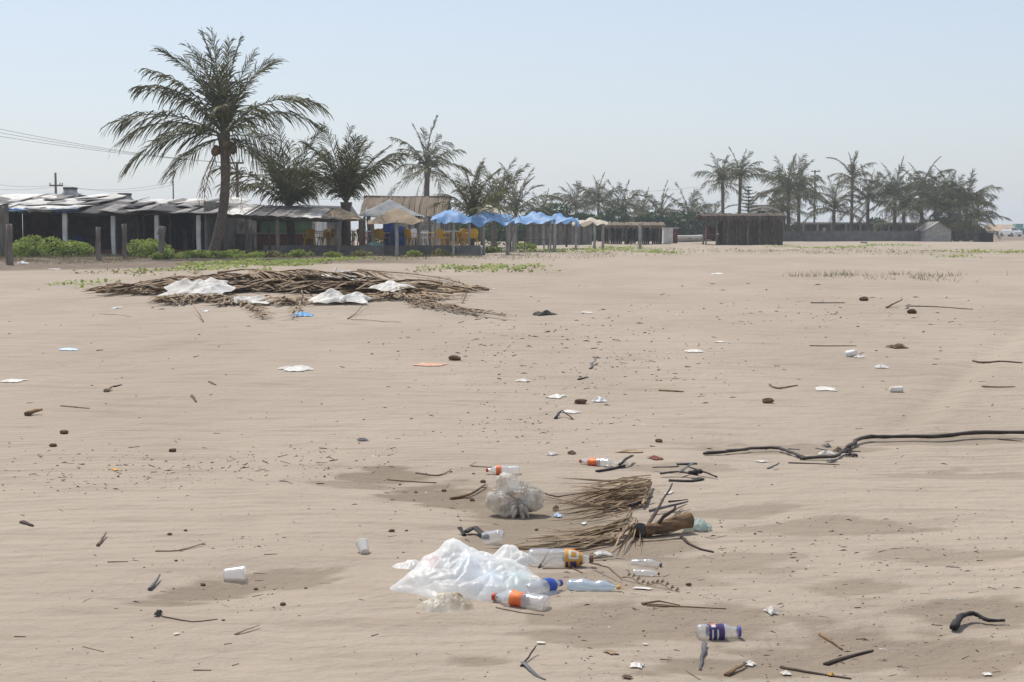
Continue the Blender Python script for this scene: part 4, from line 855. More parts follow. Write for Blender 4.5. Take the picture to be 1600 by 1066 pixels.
GH = 'dry fronds in the heap'
hc = Vector((-4.9, 32.2))
for k in range(34):
    u = r.uniform(-1, 1); v = r.uniform(-1, 1) * (1 - .4 * abs(u)); c = hc + Vector((u * 2.9, v * 1.9)); a = r.gauss(0, .16) + (math.pi if r.random() < .45 else 0) + (-.22 if u > .3 else .1)
    l = r.uniform(2.2, 3.6); d = Vector((math.cos(a), math.sin(a))) * l / 2; cen = max(0, 1 - (u * u + v * v) * .8)
    dead_frond('brown dead palm frond lying in the wide heap with white plastic sheets', c - d, c + d, r.uniform(.02, .30) * cen + .01, 200 + k, group=GH, fold=r.uniform(.25, .75), nl=46, ll=.75, w=.065, mat='dead_frond' if k % 3 else 'dry_leaf')
for k, (x0, y0, x1, y1) in enumerate([(620, 455, 790, 500), (640, 468, 745, 492), (150, 462, 270, 452), (330, 462, 410, 500), (430, 440, 455, 500), (560, 425, 720, 475)]):
    a, b_ = gp(x0, y0), gp(x1, y1); dead_frond('brown dead palm frond straggling from the edge of the heap', a, b_, .05, 260 + k, group='fronds at the edge of the heap', fold=.35, nl=34, ll=.5, w=.04, mat='dry_leaf' if k in (3, 4) else 'dead_frond')
for k in range(16):
    px = 175 + k * 31 + r.uniform(-12, 12); py = 486 - abs(k - 8) * 1.6 + r.uniform(-6, 4); A = gp(px, py - 14); an = r.uniform(-2.6, -.5); l = r.uniform(.9, 1.5); Bp = Vector((A.x + math.cos(an) * l, A.y + math.sin(an) * l * .7))
    dead_frond('pale dry leaf fan at the front foot of the frond heap', A, Bp, .06, 300 + k, group='leaf fans at the foot of the heap', fold=.75, nl=24, ll=.5, w=.045, mat='dry_leaf')
def pile_z(x, y): return .36 * math.exp(-(((x + 4.9) / 2.9) ** 2 + ((y - 32.2) / 1.6) ** 2))
def crumple(name, label, cat, px, py, w, dpt, h, seed, mat, rz=0, base=0, n=34, group=None, thick=0, lift=None, c=None, stiff=2.2):
    """crumpled sheet: sharp-edged folds on a sheet with a torn outline, its rim down on what it lies on"""
    r = random.Random(seed); c = c or gp(px, py); m = max(10, int(n * dpt / w)); P = []; ca, sa = math.cos(rz), math.sin(rz)
    folds = [(r.uniform(0, 6.28), r.uniform(-.85, .85), r.uniform(.35, 1)) for _ in range(8)]
    for i in range(m + 1):
        row = []
        for j in range(n + 1):
            u, v = j / n * 2 - 1, i / m * 2 - 1; q = max(abs(u), abs(v)); ang = math.atan2(v, u); rr = 1 + .28 * (float(vs_(ang * 1.3 + seed, seed, 3)) - .5) + .1 * math.sin(ang * 5 + seed)
            x, y = u * rr * w / 2, v * rr * dpt / 2; e = 0
            for a, off, am in folds:
                s = (u * math.cos(a) + v * math.sin(a) - off) * stiff; e = max(e, am * max(0, 1 - abs(s) * .8) * (.55 + .45 * math.sin((v * math.cos(a) - u * math.sin(a)) * 2.6 + off * 7)))
            e = e * .8 + .5 * abs(float(vs_(u * 3 + seed, v * 3, 5)) - .5) + .18 * abs(float(vs_(u * 7 + seed, v * 7, 6)) - .5)
            X_, Y_ = c.x + x * ca - y * sa, c.y + x * sa + y * ca; bz = (base(X_, Y_) if callable(base) else base)
            row.append((X_ - c.x, Y_ - c.y, g(X_, Y_) + bz - c.z + .006 + h * e * (1 - q ** 3) + .1 * h * abs(math.sin(ang * 6 + seed)) * q))
        P.append(row)
    o = MB().grid(P).build(name, mat, None, False, c)
    if thick: o.modifiers.new('thick', 'SOLIDIFY').thickness = thick
    return tag(o, label, cat, group)
for i, (px, py, w, dp, h, rz, lab) in enumerate([(308, 463, 1.25, 1.2, .24, .1, 'broad crumpled white plastic sheet at the front left of the frond heap'), (272, 450, .7, .8, .22, .5, 'small stained white sheet tucked behind the broad one on the heap'),
        (388, 475, .85, .6, .16, -.2, 'flat white plastic scrap at the foot of the frond heap'), (530, 474, 1.1, .8, .28, .05, 'arched grey-white sheet at the front of the frond heap'), (530, 436, .75, 1.0, .32, .3, 'bunched white sack on top of the frond heap'),
        (572, 442, .85, 1.1, .24, -.4, 'creased white sheet hanging over the back of the frond heap'), (612, 458, .6, .8, .12, -.5, 'thin white plastic strip at the right side of the frond heap')]):
    p = gp(px, py); crumple('plastic_sheet', lab, 'plastic sheet', px, py, w, dp, h, 40 + i, 'dirty_white', rz, base=lambda x, y: pile_z(x, y) * .9 + .03)
crumple('plastic_bag', 'light blue plastic bag scrap below the frond heap', 'plastic bag', 473, 494, .35, .35, .1, 61, 'lightblue')

# ------------------------------------------------------------------ small debris helpers
def stick(label, pts, rad, mat='twig', name='twig', cat='twig', group=None, n=6, flat=None, lift=0, taper=True, seed=0):
    r = random.Random(seed + int(pts[0][0])); W = []
    for q in pts:
        p = gp(q[0], q[1]); p.z += (q[2] if len(q) > 2 else 0); W.append(p)
    V = []
    for i in range(len(W) - 1):
        k = max(2, int(6 / (len(W) - 1)))
        p0, p1, p2, p3 = W[max(i - 1, 0)], W[i], W[i + 1], W[min(i + 2, len(W) - 1)]
        if len(W) > 3: k = 4
        for j in range(k):
            u = j / k; q = .5 * (2 * p1 + (p2 - p0) * u + (2 * p0 - 5 * p1 + 4 * p2 - p3) * u * u + (3 * p1 - p0 - 3 * p2 + p3) * u ** 3); h0 = (p1.z - g(p1.x, p1.y)) * (1 - u) + (p2.z - g(p2.x, p2.y)) * u; q.z = g(q.x, q.y) + h0; V.append(q)
    V.append(W[-1]); L = sum((V[i + 1] - V[i]).length for i in range(len(V) - 1)); o = W[0].copy(); out = []
    for i, p in enumerate(V):
        jit = min(.012 * L, .02) if 0 < i < len(V) - 1 else 0
        x, y = p.x + r.uniform(-jit, jit), p.y + r.uniform(-jit, jit) * .6; hz = p.z - g(p.x, p.y)
        out.append(Vector((x, y, g(x, y) + hz + rad * (.45 if flat is None else flat * .6) + lift)) - o)
    m = len(out) - 1; rr = [rad * r.uniform(.8, 1.15) * ((1 - .6 * i / m) if taper else 1) for i in range(m + 1)]
    return tag(MB().tube(out, rr, n, flat).build(name, mat, None, n > 6, o), label, cat, group)
def lump(label, px, py, size, mat, name='pebble', cat='debris', group=None, seed=0, sq=(1, 1, .7)):
    p = gp(px, py); bm = bmesh.new(); bmesh.ops.create_icosphere(bm, subdivisions=2, radius=size / 2)
    for v in bm.verts:
        k = 1 + .5 * (float(vs_(v.co.x * 3 / size + seed, v.co.y * 3 / size + v.co.z * 5 / size, seed)) - .5); v.co = Vector((v.co.x * k * sq[0], v.co.y * k * sq[1], v.co.z * k * sq[2] + size * .22))
    m = bpy.data.meshes.new(name); bm.to_mesh(m); bm.free(); m.materials.append(M_[mat]); return tag(put(name, m, None, p), label, cat, group)
def scrap(label, px, py, w, d, h, mat, seed, rz=0, name='litter_scrap', cat='litter', group=None, n=12): return crumple(name, label, cat, px, py, w * .66, d * .66, h * .5, seed, mat, rz, n=n, group=group, stiff=1.6)

# ------------------------------------------------------------------ large carrier bag: thin film drawn tight over what is in it
def membrane(ob, mask, it=500, relax=.5):
    h = ob.copy()
    for _ in range(it):
        a = h.copy(); a[1:-1, 1:-1] = (h[:-2, 1:-1] + h[2:, 1:-1] + h[1:-1, :-2] + h[1:-1, 2:]) / 4
        h = np.maximum(ob, a) * mask
    return h
def draped_bag(label, name, px, py, w, d, lumps, mat, seed, rz=0, nx=150, ny=110, wr=.010, cmat=(), it=420, rim=.012, sharp=14):
    """lumps: (x, y, rx, ry, height) in fractions of the footprint; returns the bag as a thing with film and contents"""
    c = gp(px, py); t = thing(name, label, 'plastic bag', c, rz); u = np.linspace(-1, 1, nx); v = np.linspace(-1, 1, ny); U, V = np.meshgrid(u, v)
    ang = np.arctan2(V, U); R = np.hypot(U, V); edge = .86 + .16 * (vn(ang * 1.6 + seed, ang * 0 + seed, 3) - .4) + .06 * np.sin(ang * 7 + seed)
    mask = (R < edge).astype(float); ob = np.zeros_like(U)
    asp = d / w; D2 = lambda x, y: np.hypot(U - x, (V - y) * asp); near = np.full(U.shape, 9.); fold = np.zeros_like(U); r = random.Random(seed)
    for i, (lx, ly, rx, ry, hh) in enumerate(lumps):
        q = ((U - lx) / (rx * .75)) ** 2 + ((V - ly) / (ry * .75)) ** 2; ob = np.maximum(ob, hh * .94 * np.sqrt(np.clip(1 - q, 0, 1)) ** .8)
        for (mx, my, _, _, h2) in lumps[i:]:                   # film drawn in flat facets and ridges from one hard thing to the next
            ex, ey = mx - lx, (my - ly) * asp; l2 = ex * ex + ey * ey
            if l2 > .75: continue
            tt = np.clip(((U - lx) * ex + (V - ly) * asp * ey) / max(l2, 1e-6), 0, 1); dd = np.hypot(U - lx - ex * tt, (V - ly) * asp - ey * tt)
            ob = np.maximum(ob, (hh + (h2 - hh) * tt) * (.97 - .09 * np.sin(math.pi * tt)) * (1 - dd / (.55 + .15 * r.random())))
        dd = D2(lx, ly); a = np.arctan2((V - ly) * asp, U - lx); k = r.choice([7, 9, 11]); f = np.abs(np.sin(a * k / 2 + seed + i + 2.2 * vn(U * 2.5 + i, V * 2.5, i))) ** .7 * np.clip(dd * 3.2, 0, 1)
        fold = np.where(dd < near, f, fold); near = np.minimum(near, dd)
    H = ob * mask * np.clip((edge - R) / .22, 0, 1) ** .6; H = membrane(H * .985, mask, 22); fold = membrane(fold, mask * 0 + 1, 0)
    fine = np.abs(vn(U * 9 + 2 * vn(U * 3, V * 3, 1), V * 7, seed) - .5) + .5 * np.abs(vn(U * 22, V * 17, seed + 2) - .5)
    H2 = H - wr * 1.3 * (1 - fold) * np.clip(H / .05, 0, 1) + wr * .75 * (fine - .3) * mask * np.clip(H / .03, .2, 1); H2 = np.maximum(H2, 0)
    ca, sa = math.cos(rz), math.sin(rz); P = []; keep = R < edge + .02
    b = MB(); ids = -np.ones(U.shape, int)
    for i in range(ny):
        for j in range(nx):
            if keep[i, j]:
                x, y = U[i, j] * w / 2, V[i, j] * d / 2; X_, Y_ = c.x + x * ca - y * sa, c.y + x * sa + y * ca; ids[i, j] = len(b.v); b.v.append((x, y, g(X_, Y_) - c.z - .004 + H2[i, j]))
    for i in range(ny - 1):
        for j in range(nx - 1):
            q = (ids[i, j], ids[i, j + 1], ids[i + 1, j + 1], ids[i + 1, j])
            if min(q) >= 0: b.f.append(q); b.m.append(0)
    b.build('film', mat, t, True)
    for (lx, ly, rx, ry, hh), cm in zip(lumps, cmat):
        if not cm: continue
        bm = bmesh.new(); bmesh.ops.create_icosphere(bm, subdivisions=3, radius=1)
        for q in bm.verts:
            k = .9 + .12 * (float(vs_(q.co.x * 3 + lx * 9, q.co.y * 3 + q.co.z * 2, seed)) - .5); q.co = Vector((lx * w / 2 + q.co.x * rx * w / 2 * k * .72, ly * d / 2 + q.co.y * ry * d / 2 * k * .72, max(-.01, q.co.z * hh * k * .84)))
        m = bpy.data.meshes.new('contents'); bm.to_mesh(m); bm.free(); m.materials.append(M_[cm]); m.polygons.foreach_set('use_smooth', [True] * len(m.polygons)); put('contents', m, t)
    return t
draped_bag('large thin white carrier bag stuffed with litter, half covered by sand', 'carrier_bag', 748, 918, .86, .62,
           [(-.30, .30, .30, .34, .245), (-.52, -.05, .26, .4, .13), (-.10, .02, .26, .3, .19), (.26, .15, .34, .3, .165), (.42, -.25, .2, .22, .12), (.15, -.30, .25, .25, .12), (-.60, -.48, .2, .22, .07), (.62, -.12, .16, .2, .09), (-.50, .26, .15, .2, .175)],
           'bag_film', 3, rz=-.06, cmat=('dirty_white', 'paper', 'paleblue', 'dirty_white', 'tealish', 'paleblue', None, 'paper', 'pinkish'), wr=.011)
draped_bag('small yellowed bag bulging in front of the large carrier bag', 'plastic_bag', 700, 948, .30, .22, [(-.1, 0, .5, .55, .085), (.3, .1, .35, .4, .08), (-.45, -.1, .3, .35, .06)], 'bag_film_yellow', 5, rz=.18, nx=70, ny=56, cmat=(None, 'dry_leaf', 'paper'), wr=.010, sharp=18)
draped_bag('torn tail of white film left of the large carrier bag', 'plastic_bag', 640, 885, .22, .16, [(.1, 0, .5, .4, .05), (-.3, .1, .2, .3, .03)], 'bag_film', 6, nx=50, ny=40, cmat=(None, None), wr=.009)
draped_bag('folded clear film draped at the back of the large carrier bag', 'plastic_bag', 795, 878, .36, .26, [(0, .1, .5, .5, .11), (.35, -.1, .3, .4, .08)], 'bag_film', 8, nx=70, ny=56, cmat=(None, 'paper'), wr=.010)
# knotted bag
def knot_bag(label, px, py, w, h, seed, mat):
    c = gp(px, py); t = thing('knotted_bag', label, 'plastic bag', c); bm = bmesh.new(); bmesh.ops.create_icosphere(bm, subdivisions=6, radius=1); K = Vector((.18, -.93, .18)).normalized(); e1 = K.cross(Vector((0, 0, 1))).normalized(); e2 = K.cross(e1)
    for v in bm.verts:
        d = v.co.normalized(); x = d.dot(K); a = math.atan2(d.dot(e2), d.dot(e1)); near = max(0, x) ** 1.5
        r_ = 1 + .16 * math.sin(a * 2 + 1) * (1 - abs(x)); r_ += .62 * max(0, Vector((-.30, .1, .95)).dot(d)) ** 8 + .18 * max(0, Vector((-.9, -.3, .1)).dot(d)) ** 4 + .12 * max(0, Vector((.9, -.1, .3)).dot(d)) ** 4
        fold = abs(math.sin(a * 5.5 + 1.8 * math.sin(a * 2 + seed))) ** .6; r_ *= 1 - near * (.30 - .15 * fold) - .55 * max(0, x - .93) / .07 * .3
        r_ += .24 * (abs(float(vs_(d.x * 2.2 + seed, d.y * 2 + d.z * 2.6, 2)) - .5)) * 2 - .12 + .12 * (abs(float(vs_(d.x * 8 + d.z * 5, d.y * 8 + d.z * 3, 4)) - .5)) * 2
        p = d * r_; p.x *= w / 2; p.y *= w * .42; p.z = p.z * h / 2 + h * .44; v.co = Vector((p.x, p.y, max(-.01, p.z)))
    m = bpy.data.meshes.new('bag'); bm.to_mesh(m); bm.free(); m.materials.append(M_[mat]); m.polygons.foreach_set('use_smooth', [True] * len(m.polygons)); put('film', m, t)
    b = MB(); q = Vector((K.x * w * .36, K.y * w * .30, h * .40)); r = random.Random(seed)
    b.tube([q + Vector((0, .02, 0)), q + Vector((0, -.012, 0)), q + Vector((.01, -.03, -.012))], [.014, .02, .012], 8)
    for k in range(5): a = k * 1.3; b.tube([q + Vector((0, -.02, 0)), q + Vector((math.cos(a) * .04, -.04, -.03 + math.sin(a) * .03)), q + Vector((math.cos(a) * .06, -.045, -.075 + math.sin(a) * .03))], [.007, .016, .004], 5, .25)
    b.build('knot', mat, t, True)
    bm = bmesh.new(); bmesh.ops.create_icosphere(bm, subdivisions=3, radius=1)
    for v in bm.verts: v.co = Vector((v.co.x * w * .38, v.co.y * w * .28 + .01, max(0, v.co.z * h * .36 + h * .34)))
    m = bpy.data.meshes.new('contents'); bm.to_mesh(m); bm.free(); m.materials.append(M_['husk']); put('contents', m, t)
knot_bag('tied white rubbish bag with gathered knot facing the sea', 806, 806, .28, .22, 4, 'bag_film_knot')

# ------------------------------------------------------------------ bottles, cups
PB = [(0, .01), (0, .75), (.015, .92), (.05, 1), (.30, 1), (.33, .95), (.36, 1), (.62, 1), (.70, .93), (.78, .72), (.86, .46), (.91, .36), (.97, .35), (.985, .35)]
PJ = [(0, .01), (0, .85), (.02, .97), (.06, 1), (.60, 1), (.66, .95), (.74, .74), (.80, .62), (.92, .58), (.985, .57)]
def bottle(label, px, py, L, rad, rz, body, lab=None, cap=None, span=(.36, .62), prof=PB, sink=.25, pitch=0, crush=.07, seed=1, ring=None, name='plastic_bottle', cat='bottle', marks=()):
    sink += .12; c = gp(px, py); c.z += rad * (1 - sink); t = thing(name, label, cat, c); t.rotation_euler = (0, pitch, rz); n = 28
    def dent(v):
        if not crush: return v
        k = float(vs_(v[0] / L * 5 + seed, math.atan2(v[2], v[1]) * 1.2 + seed, seed)) - .5; k2 = float(vs_(v[0] / L * 11 + seed, math.atan2(v[2], v[1]) * 2.5, seed + 1)) - .5
        f = 1 + crush * (1.6 * k + .7 * k2); return (v[0], v[1] * f, v[2] * f * (1 - crush * .6))
    def lath(pr, nm, mt, parent=None, sm=True, nn=n):
        b = MB().lathe([(x * L - L / 2, r_ * rad) for x, r_ in pr], nn); b.v = [dent(v) for v in b.v]; return b.build(nm, mt, parent or t, sm)
    def rat(x):
        for (a, ra), (b_, rb) in zip(prof, prof[1:]):
            if a <= x <= b_ and b_ > a: return ra + (rb - ra) * (x - a) / (b_ - a)
        return prof[-1][1]
    dense = []
    for (a, ra), (b_, rb) in zip(prof, prof[1:]):
        k = max(1, int((b_ - a) / .03)); dense += [(a + (b_ - a) * i / k, ra + (rb - ra) * i / k) for i in range(k)]
    dense.append(prof[-1]); lath(dense, 'body', body)
    if lab:
        q = lath([(span[0] + (span[1] - span[0]) * i / 8, rat(span[0] + (span[1] - span[0]) * i / 8) * 1.012 + .004) for i in range(9)], 'label', lab)
        for (x0, x1, a0, a1, mt) in marks:      # printed patches of the label, angles round the bottle
            b = MB(); P = [[(x * L - L / 2, 1.03 * rat(x) * rad * math.cos(a), 1.03 * rat(x) * rad * math.sin(a)) for a in [a0 + (a1 - a0) * j / 8 for j in range(9)]] for x in (x0, (x0 + x1) / 2, x1)]
            b.grid(P); b.v = [dent(v) for v in b.v]; b.build('print', mt, q, True)
    if cap:
        lath([(.94, rat(.95) * 1.12), (.945, rat(.95) * 1.2), (1.0, rat(.95) * 1.2), (1.005, rat(.95) * 1.05), (1.006, .01)], 'cap', cap, nn=18)
    return t
H = math.pi
bottle('clear bottle with dark purple label and cap lying alone on the sand', 1123, 997, .185, .036, .10, 'clear_plastic', 'purple_print', 'violet_cap', (.24, .60), PJ, .15, seed=2, marks=[(.28, .46, .9, 1.7, 'pinkish'), (.30, .40, 1.75, 2.3, 'paper'), (.30, .34, 2.6, 4.0, 'paper'), (.42, .46, 2.6, 4.0, 'paper'), (.48, .57, 1.0, 1.5, 'paleblue')])
bottle('big clear bottle with a colourful label behind the carrier bag', 876, 884, .33, .052, -.03, 'clear_plastic', 'amber', 'husk', (.56, .84), PB, .2, crush=.06, seed=3, marks=[(.58, .82, .3, 1.0, 'paleblue'), (.60, .80, 1.2, 1.7, 'orange_print'), (.62, .66, 1.9, 2.9, 'paper'), (.74, .78, 1.9, 2.9, 'paper'), (.62, .78, 1.9, 2.1, 'paper'), (.64, .76, 2.75, 2.95, 'paper'), (.58, .82, 3.2, 4.2, 'purple_print')])
bottle('bottle with bright blue label and cap sticking out of the carrier bag', 850, 927, .22, .040, .75, 'cloudy_plastic', 'blue_print', 'violet_cap', (.50, .78), PB, .2, pitch=-.05, crush=.05, seed=4, marks=[(.54, .74, .8, 1.5, 'lightblue')])
bottle('crushed bottle with orange label half buried before the carrier bag', 812, 946, .27, .046, H - .48, 'cloudy_plastic', 'orange_print', 'red_cap', (.40, .62), PB, .35, crush=.22, seed=5, marks=[(.44, .56, 1.0, 1.6, 'amber')])
bottle('grey dented bottle end poking from under the orange-labelled bottle', 783, 930, .18, .030, .2, 'cloudy_plastic', None, None, sink=.45, crush=.15, seed=6)
bottle('crushed pale blue bottle with twigs lying across it', 928, 922, .25, .032, -.22, 'blue_plastic_clear', None, 'amber', sink=.3, crush=.25, seed=7)
bottle('small clear bottle lying near the grass seed head', 1010, 900, .13, .018, -.2, 'cloudy_plastic', None, 'husk', sink=.1, crush=.08, seed=8)
bottle('flattened grey-clear bottle in front of the driftwood sticks', 1010, 884, .16, .026, -.35, 'clear_plastic', None, 'grey_strip', sink=.45, crush=.25, seed=9)
bottle('clear bottle with orange band and red cap behind the tied bag', 786, 741, .235, .035, H - .08, 'cloudy_plastic', 'orange_print', 'red_cap', (.56, .70), PB, .1, seed=10)
bottle('buckled bottle with orange label and red cap by black strips', 930, 727, .24, .036, H - .45, 'cloudy_plastic', 'orange_print', 'red_cap', (.40, .70), PB, .25, crush=.25, seed=11)
def cup(label, px, py, h, r1, rz, tilt, mat, seed=1, sink=.2):
    c = gp(px, py); c.z += r1 * (1 - sink); t = thing('plastic_cup', label, 'cup', c); t.rotation_euler = (0, tilt, rz); n = 24
    MB().lathe([(-h / 2, .002)] + [(-h / 2 + h * i / 10, r1 * (.74 + .26 * i / 10) * (1 + .015 * (i % 2))) for i in range(11)], n).build('wall', mat, t, True)
    MB().lathe([(h / 2 - .002, r1 * .99), (h / 2 + .003, r1 * 1.05), (h / 2 + .004, r1 * 1.0)], n).build('rim', mat, t, True)
cup('clear plastic cup lying on its side in the scoured hollow', 366, 906, .10, .037, .05, -.05, 'cloudy_plastic', 1, .2)
cup('crumpled clear cup behind the carrier bag beside black strips', 772, 850, .10, .042, 2.6, .35, 'clear_plastic', 2, .1)
cup('small white cup half filled with sand near a chip of husk', 568, 864, .075, .032, 1.9, -.6, 'dirty_white', 3, .2)
cup('pale grey can-shaped cup on the open upper beach', 1400, 613, .12, .036, .05, 0, 'paper', 4, .2)
cup('tilted white cup standing out on the open upper beach', 1331, 558, .12, .05, 2.5, .3, 'white_plastic', 5, .1)

# ------------------------------------------------------------------ fronds, log and strips of the foreground litter
def leaf_fan(label, rach, tips, nl, seed, mat, w=.022, zr=.10, name='dead_frond'):
    """broken piece of frond: leaflets running off one side of a short midrib, lying on one another"""
    r = random.Random(seed); A, B = gp(*rach[0]), gp(*rach[1]); T0, T1 = gp(*tips[0]), gp(*tips[1]); o = B.copy(); b = MB()
    b.tube([A - o + Vector((0, 0, zr * .8)), (A + B) / 2 - o + Vector((0, 0, zr * .8)), B - o + Vector((0, 0, .03))], [.006, .008, .009], 6)
    for k in range(nl):
        s = (k + r.random()) / nl; q = A.lerp(B, s); e = T0.lerp(T1, min(1.2, max(-.2, s + r.gauss(0, .28)))); f = r.uniform(.3, 1.08); z0 = zr * (1 - s) + .02; pp = []; ph = r.uniform(0, 6); cv = r.uniform(-.11, .11)
        for u in (0, .25, .5, .75, 1):
            p = q.lerp(e, u * f); p.y += cv * math.sin(u * 3.1) + .012 * math.sin(u * 5 + ph); hz = z0 * (1 - u * .8) + .018 * math.sin(u * 4 + ph) + .008; p.z = g(p.x, p.y) + max(.003, hz); pp.append(p - o)
        wv = Vector((r.uniform(-.3, .3), 1, r.uniform(-.9, .9))).normalized() * w * r.uniform(.5, 1.1) * .5; vs = []
        for u, p in enumerate(pp): sc = (.5, 1, 1, .7, .08)[u]; vs += [p - wv * sc, p + Vector((0, 0, .004)) * sc, p + wv * sc]
        b.add(vs, [(3 * i + j, 3 * i + j + 1, 3 * i + 4 + j, 3 * i + 3 + j) for i in range(4) for j in range(2)])
    return tag(b.build(name, mat, None, False, o), label, 'palm frond')
leaf_fan('dry frond piece with long parallel leaflets beside the tied bag', ((1018, 762), (1008, 793)), ((872, 764), (866, 812)), 46, 2, 'dead_frond', .022, .045)
leaf_fan('pale dry leaflets lying over the frond piece beside the tied bag', ((1014, 768), (1004, 796)), ((890, 772), (870, 812)), 22, 3, 'dry_leaf', .024, .06)
leaf_fan('curved dry frond strips between the carrier bag and the log', ((990, 832), (960, 852)), ((790, 845), (775, 862)), 22, 4, 'dry_leaf', .026, .05)
leaf_fan('short curling dry leaves fanned out in front of the coconut', ((992, 826), (1000, 832)), ((960, 868), (1010, 866)), 14, 5, 'dry_leaf', .034, .035)
leaf_fan('dry leaves caught over the driftwood log', ((1075, 815), (1030, 838)), ((1005, 822), (1000, 846)), 9, 8, 'dead_frond', .026, .07)
leaf_fan('loose dry strips spread behind the frond piece', ((1010, 770), (960, 800)), ((925, 762), (850, 780)), 12, 9, 'dry_leaf', .02, .03)
leaf_fan('ragged dry leaf litter between the two frond pieces', ((985, 800), (970, 835)), ((860, 822), (820, 836)), 5, 6, 'dead_frond', .02, .03)
c = gp(1042, 838); t = thing('driftwood_log', 'brown barked driftwood log with hollow dark end', 'log', c); Ld = .34; r = random.Random(2)
pts = [Vector((-.13 + .27 * i / 9, -.03 + .15 * i / 9, .035 + .035 * i / 9)) for i in range(10)]
b = MB(); b.tube(pts, [.032 + .0014 * i + .003 * math.sin(i * 2.2) for i in range(10)], 14); b.v = [(x + r.uniform(-.003, .003), y + r.uniform(-.004, .004), z + r.uniform(-.004, .004)) for x, y, z in b.v]; b.build('trunk', 'bark', t)
MB().tube([Vector((-.05, -.04, .08)), Vector((-.02, -.03, .12)), Vector((.04, .0, .15)), Vector((.05, .03, .165))], [.012, .010, .008, .006], 6).build('branch', 'dark_wood', t)
t = thing('coconut_husk', 'grey hollowed coconut husk lying against the log', 'coconut', gp(1000, 838)); bm = bmesh.new(); bmesh.ops.create_icosphere(bm, subdivisions=3, radius=.05)
for v in bm.verts: v.co = Vector((v.co.x * 1.1, v.co.y * .8, v.co.z * .8 + .035))
m = bpy.data.meshes.new('shell'); bm.to_mesh(m); bm.free(); m.materials.append(M_['husk']); put('shell', m, t)
q = MB().lathe([(0, .002), (.004, .03), (.001, .038)], 20, Matrix.Translation((0, -.037, .045)) @ Matrix.Rotation(math.radians(70), 4, 'Z') @ Matrix.Rotation(math.pi, 4, 'Y')).build('open_face', 'grey_strip', t, True)
crumple('plastic_bag', 'greenish crumpled plastic bag stuck on the end of the log', 'plastic bag', 1088, 828, .17, .14, .10, 71, 'green_film', n=26)
bottle('short greenish jar end beneath the crumpled bag by the log', 1098, 829, .09, .024, -.15, 'green_film', None, None, sink=.2, crush=.1, seed=20, name='plastic_jar', cat='jar', prof=PJ)
SB = 'black strips on the sand'
for lab, pts, rad, mat in [('long dark stick leaning across the log', [(1010, 838, .03), (1050, 795, .15)], .012, 'dark_wood'), ('black stick lying above the dry frond leaves', [(985, 797, .02), (1020, 785, .03)], .013, 'char'), ('grey slat resting behind the log', [(1015, 805, .02), (1075, 795, .04)], .012, 'grey_strip'), ('thin dark stick running to the bag by the log', [(1045, 800, .06), (1075, 794, .05)], .007, 'dark_wood'),
        ('black curved stick in front of the log', [(1064, 840), (1085, 856), (1115, 864)], .010, 'dark_wood'), ('pale stick in front of the log', [(1000, 847), (1030, 845), (1066, 842)], .008, 'twig_pale'), ('dark twig rising from the tied bag towards the frond', [(840, 778, .05), (870, 782, .02), (925, 780, .05)], .006, 'dark_wood')]: stick(lab, pts, rad, mat, 'stick', 'stick')
for i, (lab, pts, rad, fl) in enumerate([('black flat strip behind the carrier bag', [(728, 836, .01), (742, 834, .03), (760, 843, .005)], .022, .3), ('short black upright shred behind the carrier bag', [(718, 834, .03), (726, 838, 0)], .014, .4), ('black strip beneath the orange-labelled bottle by the sand edge', [(933, 738), (960, 733), (975, 729)], .017, .5), ('curled black shred beside the buckled bottle', [(968, 732, .02), (980, 728, .05), (988, 722, .04)], .014, .5),
        ('black board on top of the strip pile', [(1058, 738, .05), (1088, 737, .05)], .024, .3), ('long black strip across the strip pile', [(1032, 746, .02), (1060, 745, .03), (1090, 748, .02)], .016, .4), ('thin black strip reaching left from the strip pile', [(1020, 736, .02), (1060, 741, .05)], .008, .6), ('thin black strip reaching right from the strip pile', [(1075, 741, .05), (1120, 749, .01)], .009, .6), ('black shred at the foot of the strip pile', [(1045, 752), (1080, 753), (1098, 750)], .018, .4), ('broken black block in the strip pile', [(1078, 748, .03), (1094, 746, .03)], .026, .6), ('grey slat leaning on the strip pile', [(1062, 746, .03), (1082, 738, .06)], .012, .4)]):
    stick(lab, pts, rad, 'char' if 'grey' not in lab else 'grey_strip', 'black_strip' if 'grey' not in lab else 'slat', 'strip', None, 8, fl, .002, False)
# the flattened pipe lying along the sand step
stick('long black flattened pipe running along the sand to the right', [(1325, 704), (1345, 692, .02), (1380, 690, .02), (1450, 690, .02), (1520, 686, .03), (1600, 685, .03), (1680, 688, .02)], .021, 'pipe', 'pipe', 'pipe', None, 10, .75, .01, False)
stick('shorter piece of black pipe with torn middle', [(1100, 712), (1140, 710, .01), (1175, 707, .015), (1215, 706, .015), (1240, 713, .01), (1258, 719)], .017, 'pipe', 'pipe', 'pipe', None, 10, .7, .008, False)
stick('black pipe end among the torn scraps', [(1250, 719), (1280, 719, .01), (1305, 718, .01), (1318, 710, .02)], .017, 'pipe', 'pipe', 'pipe', None, 10, .7, .006, False)
for i, (x, y, w, m) in enumerate([(1292, 711, .16, 'dirty_white'), (1310, 705, .14, 'husk'), (1322, 707, .18, 'char'), (1330, 714, .14, 'char'), (1300, 722, .12, 'grey_strip'), (1292, 698, .12, 'grey_strip')]): scrap('torn scrap in the tangle between the two pipes', x, y, w, w * .6, w * .5, m, 90 + i, i, group='scraps between the pipes')
